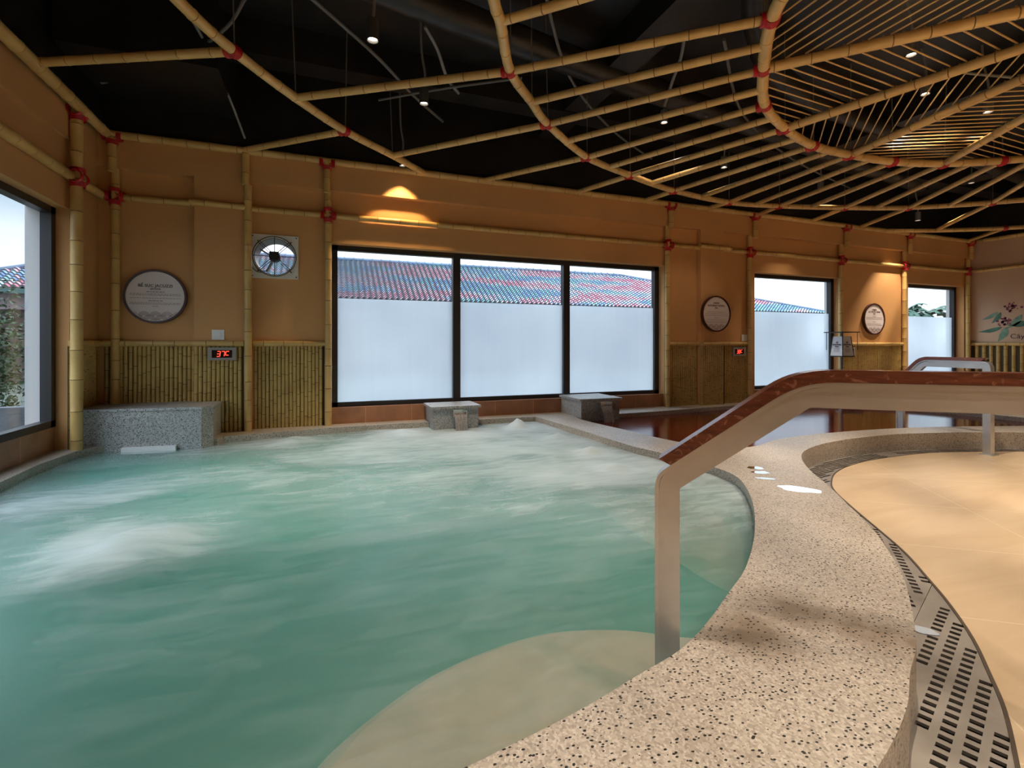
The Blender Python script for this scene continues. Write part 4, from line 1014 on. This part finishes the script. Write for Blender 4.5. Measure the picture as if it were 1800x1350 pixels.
# ------------------------------------------------------------------ signs, displays, switches
def plaque(cx, cz, y, r, label, lines, head):
    t = thing('round_sign', (cx, y, cz - r), label, 'sign', 'round information signs')
    def disc(r0, r1, y0, y1, n=56):
        m = MB(); vs = []
        for (rr, yy) in ((r1, y0), (r1, y1), (r0, y1), (r0, y0)): vs += [(cx + rr * math.cos(2 * PI * i / n), yy, cz + rr * math.sin(2 * PI * i / n)) for i in range(n)]
        fs = [(a * n + i, ((a + 1) % 4) * n + i, ((a + 1) % 4) * n + (i + 1) % n, a * n + (i + 1) % n) for a in range(4) for i in range(n)]
        return m.add(vs, fs)
    disc(r * 0.925, r, y, y - 0.05).build('wooden_rim', M_DWOOD, t)
    m = MB(); n = 56; vs = [(cx + 0.94 * r * math.cos(2 * PI * i / n), y - 0.036, cz + 0.94 * r * math.sin(2 * PI * i / n)) for i in range(n)] + [(cx + 0.94 * r * math.cos(2 * PI * i / n), y, cz + 0.94 * r * math.sin(2 * PI * i / n)) for i in range(n)]
    t = m.add(vs, [tuple(range(n)), tuple(range(2 * n - 1, n - 1, -1))]).build('sign_face', M_SIGN, t)
    yf = y - 0.0375
    hd = MB()
    for s, z, size in head:
        k = text(s, size, (cx, yf, cz + z), 0, M_INK, t, bold=0.0005); hd.add(k.v, k.f)
    hd.build('heading', M_INK, t, smooth=False)
    ln = MB()
    for z, w, h in lines:      # lines of small print, too small to read in the photograph
        x = cx - w; rnd = random.Random(int(z * 1000) + int(cx * 10))
        while x < cx + w:
            k = rnd.uniform(0.012, 0.035); ln.box(x, min(cx + w, x + k), yf - 0.0005, yf, cz + z - h / 2, cz + z + h / 2); x += k + 0.007
    ln.build('small_lettering', M_INKL, t, smooth=False)
    wv = MB()
    for row, zz in ((0, -0.205), (1, -0.245), (2, -0.285)):
        for k in range(-3, 4):
            ox = cx + k * 0.115 + (0.057 if row % 2 else 0); oz = cz + zz - 0.03
            for rr in (0.055, 0.043, 0.031, 0.019):
                for i in range(10):
                    a0, a1 = PI * i / 10, PI * (i + 1) / 10
                    p = [(ox + (rr + s) * math.cos(a), oz + (rr + s) * math.sin(a)) for a in (a0, a1) for s in (0, 0.005)]
                    if all(math.hypot(q[0] - cx, q[1] - cz) < r * 0.91 for q in p):
                        wv.add([(q[0], yf, q[1]) for q in (p[0], p[2], p[3], p[1])], [(0, 1, 2, 3)])
    wv.build('wave_pattern', M_INKL, t, smooth=False)
    return t
plaque(-1.86, 1.815, YB - 0.005, 0.315, 'round white sign with dark rim headed BỂ SỤC JACUZZI, left of the fan', [(0.055, 0.09, 0.009), (0.03, 0.25, 0.006), (0.015, 0.25, 0.006), (-0.02, 0.25, 0.006), (-0.05, 0.07, 0.009), (-0.075, 0.25, 0.006), (-0.09, 0.25, 0.006), (-0.115, 0.03, 0.006)],
       [('BỂ SỤC JACUZZI', 0.125, 0.046), ('JACUZZI', 0.088, 0.026)])
plaque(6.38, 1.79, YH - 0.03, 0.315, 'round white sign with dark rim on the column right of the wide window', [(0.03, 0.2, 0.008), (0.0, 0.25, 0.007), (-0.03, 0.25, 0.007), (-0.07, 0.04, 0.009), (-0.10, 0.2, 0.007), (-0.13, 0.25, 0.007), (-0.15, 0.22, 0.007)],
       [('ONSEN', 0.185, 0.04), ('KHOÁNG NÓNG', 0.14, 0.048), ('ONSEN', 0.10, 0.02)])
plaque(10.68, 1.785, YB - 0.005, 0.325, 'round white sign with dark rim farthest along, behind the lantern stand', [(0.06, 0.05, 0.009), (0.03, 0.25, 0.007), (0.0, 0.25, 0.007), (-0.06, 0.04, 0.009), (-0.10, 0.2, 0.007), (-0.13, 0.25, 0.007)],
       [('ONSEN', 0.19, 0.04), ('LÁ THUỐC NAM', 0.145, 0.048), ('HERBAL', 0.105, 0.02)])
SEG = {'3': 'abgcd', '7': 'abc', '8': 'abcdefg', '6': 'afgedc', '5': 'afgcd', 'C': 'afed', 'c': 'afg'}
def display(cx, cz, y, txt, label, w=0.30, h=0.155):
    t = thing('temperature_display', (cx, y, cz - h / 2), label, 'display', 'red digital temperature displays')
    f = MB(); iw, ih = w * 0.36, h * 0.30
    f.box(cx - w / 2, cx + w / 2, y - 0.03, y, cz + ih, cz + h / 2).box(cx - w / 2, cx + w / 2, y - 0.03, y, cz - h / 2, cz - ih)
    f.box(cx - w / 2, cx - iw, y - 0.03, y, cz - ih, cz + ih).box(cx + iw, cx + w / 2, y - 0.03, y, cz - ih, cz + ih)
    f.build('bezel', M_DISP, t, smooth=False)
    t = MB().box(cx - iw, cx + iw, y - 0.02, y, cz - ih, cz + ih).build('screen', M_DISPB, t, smooth=False)
    g = MB(); gw, gh, th = 0.034, 0.060, 0.0085; x = cx - 0.058
    for c in txt:
        hh = gh; z0 = cz - gh / 2
        if c == 'C': c = 'c2'
        segs = SEG.get(c, '')
        if c == 'c2': z0 = cz - gh / 2 + 0.014; hh = gh - 0.014; segs = 'afed'
        sl = 0.10 * hh
        S = {'a': (0, hh, gw, hh), 'd': (0, 0, gw, 0), 'g': (0, hh / 2, gw, hh / 2), 'f': (0, hh / 2, 0, hh), 'e': (0, 0, 0, hh / 2), 'b': (gw, hh / 2, gw, hh), 'c': (gw, 0, gw, hh / 2)}
        for s in segs:
            a, b_, c_, d_ = S[s]; k = th / 2
            sx0, sx1 = a + 0.12 * b_, c_ + 0.12 * d_
            if s in 'adg': q = [(sx0 + k * .5, b_ - k), (sx1 - k * .5, b_ - k), (sx1 - k * .5, b_ + k), (sx0 + k * .5, b_ + k)]
            else: q = [(sx0 - k, b_ + k * .5), (sx0 + k, b_ + k * .5), (sx1 + k, d_ - k * .5), (sx1 - k, d_ - k * .5)]
            g.add([(x + p, y - 0.0215, z0 + r) for p, r in q] + [(x + p, y - 0.0205, z0 + r) for p, r in q], [(0, 1, 2, 3)])
        x += 0.048 if c != '3' else 0.046
    g.build('digits', M_LED, t, smooth=False)
    return t
display(-1.16, 1.14, YH - 0.03, '37C', 'small display reading 37C in red below the white switch by the fan')
display(7.02, 1.125, YB - 0.03, '38C', 'small display reading 38C in red beside the middle window')
display(9.93, 1.12, YB - 0.03, '36C', 'small red digital display half hidden behind the lantern stand')
def switch(cx, cz, y, label):
    t = thing('wall_switch', (cx, y, cz - 0.06), label, 'switch', 'white wall switches')
    t = MB().box(cx - 0.065, cx + 0.065, y - 0.012, y, cz - 0.06, cz + 0.06).build('cover_plate', M_WHITE, t, smooth=False)
    MB().box(cx - 0.03, cx + 0.03, y - 0.017, y - 0.012, cz - 0.035, cz + 0.035).build('rocker', M_WHITE, t, smooth=False)
switch(-1.21, 1.37, YH, 'white square wall switch above the 37C display')
switch(7.18, 1.375, YB - 0.01, 'white square wall switch above the 38C display')

# ------------------------------------------------------------------ exhaust fan
fx, fz = FAN
t = thing('exhaust_fan', (fx, YB, fz - 0.28), 'square white exhaust fan set through the wall left of the wide window', 'fan')
pl = shape(rect(fx - 0.275, fx + 0.275, fz - 0.275, fz + 0.275), [circle(fx, fz, 0.235, 40)], 0, 0.02)
remap(pl, lambda x, z, k: (x, YB - 0.022 + k, z)).build('mounting_plate', M_FANP, t, smooth=False)
m = MB(); n = 40; vs = []
for rr, yy in ((0.235, YB - 0.022), (0.235, YB + 0.36), (0.228, YB + 0.36), (0.228, YB - 0.022)): vs += [(fx + rr * math.cos(2 * PI * i / n), yy, fz + rr * math.sin(2 * PI * i / n)) for i in range(n)]
m.add(vs, [(a * n + i, a * n + (i + 1) % n, ((a + 1) % 4) * n + (i + 1) % n, ((a + 1) % 4) * n + i) for a in range(4) for i in range(n)]).build('duct_sleeve', M_GREYM, t)
g = MB(); yg = YB - 0.05
g.torus((fx, yg, fz), (0, 1, 0), 0.25, 0.005, 40, 6)
for i in range(8):
    a = PI * i / 4 + 0.0
    for off in ((-0.012, 0.012) if i % 2 else (0,)):
        ox, oz = -math.sin(a) * off, math.cos(a) * off
        g.tube([(fx + 0.05 * math.cos(a) + ox, yg, fz + 0.05 * math.sin(a) + oz), (fx + 0.25 * math.cos(a) + ox, yg, fz + 0.25 * math.sin(a) + oz)], 0.004, 6)
for i in range(4):
    a = PI / 4 + PI / 2 * i
    g.tube([(fx + 0.25 * math.cos(a), yg, fz + 0.25 * math.sin(a)), (fx + 0.275 * math.cos(a), YB - 0.02, fz + 0.275 * math.sin(a))], 0.006, 6)
g.build('wire_guard', M_DARKM, t)
mo = MB().rings([(fx, YB - 0.05, fz), (fx, YB - 0.04, fz), (fx, YB + 0.06, fz)], [0.05, 0.065, 0.065], 20)
mo.box(fx - 0.055, fx + 0.05, YB - 0.085, YB - 0.045, fz - 0.05, fz + 0.055)
mo.build('motor', M_DARKM, t)
for i in range(4):
    a = PI / 4 + PI / 2 * i + 0.25
    c, s = math.cos(a), math.sin(a); bl = MB(); vs = []
    for rr, ch in ((0.055, 0.03), (0.13, 0.036), (0.21, 0.034)):
        for q in (-1, 1): vs.append((fx + rr * c - q * ch * 0.16 * s, YB + 0.10 + q * ch, fz + rr * s + q * ch * 0.16 * c))
    bl.add(vs, [(0, 1, 3, 2), (2, 3, 5, 4)]); o = bl.build('fan_blade', M_GREYM, t)
    md = o.modifiers.new('thick', 'SOLIDIFY'); md.thickness = 0.003
for sx in (-1, 1):
    for sz in (-1, 1): MB().cyl((fx + sx * 0.25, YB - 0.027, fz + sz * 0.25), (fx + sx * 0.25, YB - 0.02, fz + sz * 0.25), 0.008, 10).build('screw', M_DARKM, t)
MB().tube(smooth_line([(fx - 0.275, YB - 0.03, fz - 0.12), (fx - 0.2, YB - 0.045, fz - 0.2), (fx - 0.1, YB - 0.06, fz - 0.19), (fx - 0.03, YB - 0.06, fz - 0.06)], 5), 0.006, 6).build('power_cable', M_GREYM, t)

# ------------------------------------------------------------------ lantern sign stand
lx, ly = 9.0, 6.36
t = thing('lantern_stand', (lx, ly, ZC), 'white lantern-shaped notice on a dark post with flat roof behind the red bath', 'sign stand')
MB().cyl((lx, ly, ZC), (lx, ly, 1.50), 0.025, 12).build('post', M_GREYM, t)
MB().cyl((lx, ly, ZC), (lx, ly, ZC + 0.015), 0.15, 24).build('base_disc', M_GREYM, t)
LR = Matrix.Rotation(-0.10, 3, 'Z')
def lpt(x, y, z): v = LR @ Vector((x, y, 0)); return (lx + v.x, ly + v.y, z)
def fr(b, w0, w1, z0, z1):
    vs = [lpt(sx * w, sy * w, z) for w, z in ((w0, z0), (w1, z1)) for sx, sy in ((-1, -1), (1, -1), (1, 1), (-1, 1))]
    return b.add(vs, [(3, 2, 1, 0), (4, 5, 6, 7), (0, 1, 5, 4), (1, 2, 6, 5), (2, 3, 7, 6), (3, 0, 4, 7)])
fr(MB(), 0.13, 0.095, 1.045, 1.405).build('lantern_panels', M_SIGNW, t, smooth=False)
fr(MB(), 0.20, 0.20, 1.475, 1.49).build('lantern_roof', M_DARKM, t, smooth=False)
fr(MB(), 0.145, 0.145, 1.025, 1.045).build('lantern_base', M_DARKM, t, smooth=False)
rods = MB()
for sx, sy in ((-1, -1), (1, -1), (1, 1), (-1, 1)):
    rods.tube([lpt(sx * 0.133, sy * 0.133, 1.03), lpt(sx * 0.10, sy * 0.10, 1.41)], 0.006, 6)
    rods.tube([lpt(sx * 0.17, sy * 0.17, 1.15), lpt(sx * 0.17, sy * 0.17, 1.48)], 0.005, 6)
rods.build('frame_rods', M_DARKM, t)
for side, rz in ((0, -0.10), (1, -0.10 + PI / 2), (2, -0.10 - PI / 2), (3, -0.10 + PI)):
    lt_ = MB(); Rr = Matrix.Rotation(rz, 3, 'Z')
    for s, z, sz in (('Bể', 1.29, 0.04), ('KHOÁNG', 1.25, 0.04), ('Nóng', 1.215, 0.035)):
        d = 0.13 - (z - 1.045) / 0.36 * 0.035 + 0.004
        off = Rr @ Vector((0, -d, 0))
        k = text(s, sz, (lx + off.x, ly + off.y, z), rz, M_INK, t, bold=0.001); lt_.add(k.v, k.f)
    for z in (1.17, 1.145, 1.12):
        d = 0.13 - (z - 1.045) / 0.36 * 0.035 + 0.004; q = [Rr @ Vector((x_, -d, 0)) for x_ in (-0.06, 0.06)]
        lt_.add([(lx + q[0].x, ly + q[0].y, z), (lx + q[1].x, ly + q[1].y, z), (lx + q[1].x, ly + q[1].y, z + 0.006), (lx + q[0].x, ly + q[0].y, z + 0.006)], [(0, 1, 2, 3)])
    lt_.build('lettering', M_INK, t, smooth=False)

# ------------------------------------------------------------------ painted flower on the right wall
t = thing('flower_mural', (XR - 0.01, 5.9, 1.4), 'painted branch with green leaves and purple flower heads on the right wall', 'mural')
def leaf(y, z, ang, L, wd):
    m = MB(); n = 9; c, s = math.cos(ang), math.sin(ang); vs = []
    for i in range(n):
        k = i / (n - 1); w = wd * math.sin(PI * k ** 0.8) * (1 - 0.25 * k); bend = 0.06 * L * math.sin(PI * k)
        for q in (-1, 1):
            a_, b_ = k * L, q * w + bend
            vs.append((XR - 0.003, y - (a_ * c - b_ * s), z + a_ * s + b_ * c))
    return m.add(vs, [(2 * i, 2 * i + 1, 2 * i + 3, 2 * i + 2) for i in range(n - 1)])
LV = [(6.35, 1.98, 3.65, 0.34, 0.045), (6.3, 1.97, 4.1, 0.30, 0.05), (5.95, 1.9, 4.0, 0.4, 0.07), (6.28, 1.64, 3.36, 0.44, 0.05), (6.2, 1.64, 4.25, 0.36, 0.08), (6.12, 1.66, 0.15, 0.4, 0.06), (5.85, 1.95, 5.2, 0.4, 0.08), (5.6, 1.8, 5.6, 0.45, 0.08), (5.3, 2.2, 0.5, 0.5, 0.08)]
for i, a in enumerate(LV): leaf(*a).build('painted_leaf', M_LEAF if i % 2 else M_LEAF2, t, smooth=False)
m = MB()
for y0, z0 in ((6.27, 1.76), (6.10, 2.08), (5.4, 2.3)):
    for i in range(26):
        a = random.uniform(0, 2 * PI); r = random.uniform(0, 0.15); rr = random.uniform(0.012, 0.03); cy, cz = y0 + r * math.cos(a), z0 + 0.7 * r * math.sin(a)
        m.add([(XR - 0.004, cy + rr * math.cos(2 * PI * j / 8), cz + rr * math.sin(2 * PI * j / 8)) for j in range(8)], [tuple(range(8))])
m.build('painted_flower', M_BERRY, t, smooth=False)
m = MB(); m.rings(smooth_line([(XR - 0.008, 6.22, 1.7), (XR - 0.008, 6.0, 1.64), (XR - 0.008, 5.8, 1.75), (XR - 0.008, 5.75, 2.1)], 5), 0.006, 6).build('painted_stem', M_LEAF, t)
text('Cây gừng', 0.14, (XR - 0.003, 6.15, 1.43), -PI / 2, M_INK, t, align='LEFT', width=1.1).build('lettering', M_INK, t, smooth=False)

# ------------------------------------------------------------------ puddles on the kerb
M_PUDDLE2 = plain('shallow_water', (0.42, 0.47, 0.55), 0.1)
def puddle(c, L, seed, label, z=ZC):
    rnd = random.Random(seed); n = 18; p = []
    for i in range(n):
        a = 2 * PI * i / n; r = 1 + 0.3 * noise.noise((math.cos(a) * 1.5 + seed, math.sin(a) * 1.5, seed * 3.1))
        v = Vector((L[0] * math.cos(a) * r, L[1] * math.sin(a) * r)); an = L[2]
        p.append((c[0] + v.x * math.cos(an) - v.y * math.sin(an), c[1] + v.x * math.sin(an) + v.y * math.cos(an)))
    p = xy(smooth_line(p, 3, True))
    MB().prism(p, z - 0.001, z + 0.0025).build('water_puddle', M_PUDDLE if z > 0.1 else M_PUDDLE2, label=label, cat='puddle', group='water puddles by the kerb')
puddle((3.23, 2.60), (0.145, 0.075, -0.9), 1, 'largest bright water puddle on the curved kerb')
puddle((3.44, 3.18), (0.07, 0.05, -0.5), 2, 'small water puddle on the kerb, farthest toward the red bath')
puddle((3.36, 3.05), (0.07, 0.045, -0.5), 3, 'small water puddle on the kerb, middle of the three small ones')
puddle((3.24, 2.90), (0.08, 0.022, -0.7), 4, 'thin sliver of water on the kerb behind the largest puddle')
puddle((2.44, 1.37), (0.03, 0.06, 0.6), 5, 'small water puddle on the nearest drain grate', z=0.0)

# ------------------------------------------------------------------ outdoors
MB().box(-60, 90, -30, 110, -0.5, -0.3).build('ground', M_GROUND, smooth=False, kind='structure')
t = thing('neighbour_building', (9, 30, -0.3), 'long low neighbouring building with mottled red, blue and green tiled roof', 'building')
ye, ze, yr, zr_ = 25.0, 3.50, 29.0, 6.00
xa, xb, ra, rb = -14.5, 34.5, -8.0, 19.0
MB().box(xa + 1.2, xb - 1.2, ye + 1.0, 40, 2.7, ze).build('upper_wall', M_STUCCO, t, smooth=False)
MB().box(xa + 1.25, xb - 1.25, ye + 1.05, 40, -0.3, 2.7).build('lower_wall', M_STUCCOD, t, smooth=False)
MB().box(xa, xb, ye - 0.02, ye + 0.12, ze - 0.22, ze - 0.03).build('eave_fascia', M_FASCIA, t, smooth=False)
tw_, rows, sub = 0.27, 24, 5
cols = int((xb - xa) / tw_); vs = []; fs = []; tcol = []
PAL = [(0.60, 0.18, 0.26), (0.68, 0.40, 0.45), (0.16, 0.28, 0.56), (0.30, 0.46, 0.66), (0.20, 0.44, 0.46), (0.48, 0.60, 0.66), (0.60, 0.46, 0.60)]
rnd = random.Random(5)
def pick(c, r):
    v = noise.noise((c * 0.06, r * 0.26, 1.7)) * 1.4 + noise.noise((c * 0.25, r * 0.7, 4.2)) * 0.6 + rnd.uniform(-0.22, 0.22)
    if v > 0.22: return PAL[0] if rnd.random() < 0.55 else PAL[1]
    if v > 0.02: return PAL[6] if rnd.random() < 0.5 else PAL[1]
    if v > -0.25: return PAL[3] if rnd.random() < 0.6 else PAL[5]
    return PAL[2] if rnd.random() < 0.5 else PAL[4]
def span(k):       # x range of the roof at slope parameter k (hips at both ends)
    return xa + (ra - xa) * k, xb + (rb - xb) * k
for r in range(rows):
    k0, k1 = r / rows, (r + 1) / rows
    for c in range(cols):
        x0, x1 = xa + c * tw_, xa + (c + 1) * tw_
        lo, hi = span((k0 + k1) / 2)
        if x1 < lo or x0 > hi: continue
        col = pick(c, r); b0 = len(vs)
        for s in range(sub + 1):
            u = s / sub; x = x0 + tw_ * u; w = 0.06 * math.sin(2 * PI * u)
            for kk, lift in ((k0, 0.085), (k1, 0.01)):
                vs.append((x, ye + (yr - ye) * kk - 0.05 * w, ze + (zr_ - ze) * kk + w + lift))
            vs.append((x, ye + (yr - ye) * k0, ze + (zr_ - ze) * k0 + w - 0.01))
        for s in range(sub):
            a = b0 + s * 3
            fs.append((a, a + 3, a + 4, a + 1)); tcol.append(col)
            fs.append((a + 2, a + 5, a + 3, a)); tcol.append((0.05, 0.06, 0.07))  # tile fronts coloured dark: shade between the rows put into the colour
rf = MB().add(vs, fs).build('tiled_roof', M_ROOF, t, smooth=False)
at_ = rf.data.color_attributes.new('tile', 'FLOAT_COLOR', 'CORNER')
for p in rf.data.polygons:
    for li in p.loop_indices: at_.data[li].color = (*tcol[p.index], 1)
sl = MB().add([(ra, yr, zr_), (rb, yr, zr_), (xb, ye, ze), (xa, ye, ze), (xa, yr + 4, ze), (xb, yr + 4, ze)], [(0, 1, 2, 3), (0, 3, 4), (1, 5, 2), (0, 4, 5, 1)])
for i in range(len(sl.v)): sl.v[i] = (sl.v[i][0], sl.v[i][1], sl.v[i][2] - 0.07)
sl.build('roof_deck', M_FASCIA, t, smooth=False)
rd = MB().rings([(ra, yr, zr_ + 0.05), (rb, yr, zr_ + 0.05)], 0.10, 8).rings([(rb, yr, zr_ + 0.05), (xb, ye, ze + 0.05)], 0.10, 8).rings([(ra, yr, zr_ + 0.05), (xa, ye, ze + 0.05)], 0.10, 8)
for i in range(int((rb - ra) / 0.5)): rd.torus((ra + i * 0.5, yr, zr_ + 0.05), (1, 0, 0), 0.11, 0.035, 8, 4)
rd.build('ridge_tiles', plain('ridge_tile', (0.10, 0.16, 0.24), 0.4, var=0.5, vs=0.5), t)
# palms and trees beyond
def palm(x, y, z, R, n, seed, label):
    rnd = random.Random(seed)
    t = thing('palm_tree', (x, y, -0.3), label, 'tree', 'palms beyond the neighbouring roof')
    MB().rings([(x, y, -0.3), (x + 0.1, y, z * 0.5), (x, y, z)], [0.2, 0.16, 0.12], 10).build('trunk', M_BARK, t)
    m = MB()
    for i in range(n):
        a = 2 * PI * i / n + rnd.uniform(-.2, .2); el = rnd.uniform(-0.2, 1.2); L = R * rnd.uniform(0.8, 1.1)
        d = Vector((math.cos(a), math.sin(a), 0)); pr = None; vs = []
        for s in range(9):
            k = s / 8; p = Vector((x, y, z)) + d * L * k * math.cos(el * 0.6) + Vector((0, 0, L * (k * math.sin(el) - 0.75 * k * k)))
            side = Vector((-d.y, d.x, 0))
            w = 0.26 * R * math.sin(PI * min(1, k * 0.9 + 0.08)) * (1 if s % 2 else 0.45)
            vs += [p + side * w - Vector((0, 0, w * 0.5)), p, p - side * w - Vector((0, 0, w * 0.5))]
        fs = []
        for s in range(8): fs += [(3 * s, 3 * s + 1, 3 * s + 4, 3 * s + 3), (3 * s + 1, 3 * s + 2, 3 * s + 5, 3 * s + 4)]
        m.add(vs, fs)
    m.build('fronds', M_PALM, t, smooth=False)
palm(44.5, 26, 4.1, 1.7, 16, 1, 'left palm crown showing above the frosted film of the far right window')
palm(47.5, 26, 3.9, 1.9, 18, 2, 'right palm crown showing above the frosted film of the far right window')
palm(36.4, 26, 4.0, 1.0, 12, 3, 'small palm crown at the end of the tiled roof')
def shrub(x, y, z0, h, r, n, seed, name, label, cat='shrub', leafs=0.09):
    rnd = random.Random(seed)
    t = thing(name, (x, y, z0), label, cat)
    MB().rings([(x, y, z0), (x + 0.05, y, z0 + h * 0.6)], [0.06, 0.03], 8).build('trunk', M_BARK, t)
    m = MB()
    for i in range(n):
        u, v, w = [rnd.gauss(0, 0.38) for _ in range(3)]
        p = Vector((x + u * r * 1.2, y + v * r * 1.2, z0 + h * 0.55 + max(-1, min(1.0, w)) * h * 0.62))
        d = Vector((rnd.uniform(-1, 1), rnd.uniform(-1, 1), rnd.uniform(-0.3, 1))).normalized(); s = d.cross(Vector((rnd.uniform(-1, 1), rnd.uniform(-1, 1), 0.3))).normalized(); L = leafs * rnd.uniform(0.7, 1.4)
        m.add([p, p + d * L * .5 + s * L * .22, p + d * L, p + d * L * .5 - s * L * .22], [(0, 1, 2, 3)])
    m.build('foliage', M_FOL, t, smooth=False); t['kind'] = 'thing'
MB().box(-14, -2.9, 9.0, 9.2, -0.3, 0.36).build('garden_wall', plain('garden_stone', (0.10, 0.11, 0.13), 0.8, var=0.3), smooth=False, label='low dark stone garden wall outside the clear left window', cat='garden wall')
shrub(-5.15, 10.2, -0.3, 2.2, 0.55, 7000, 4, 'garden_shrub', 'dark leafy shrub outside the clear left window', leafs=0.075)
shrub(39.6, 27, -0.3, 7.2, 0.9, 900, 6, 'slender_tree', 'slender tree with leaf clumps at the right of the middle window', 'tree', leafs=0.5)
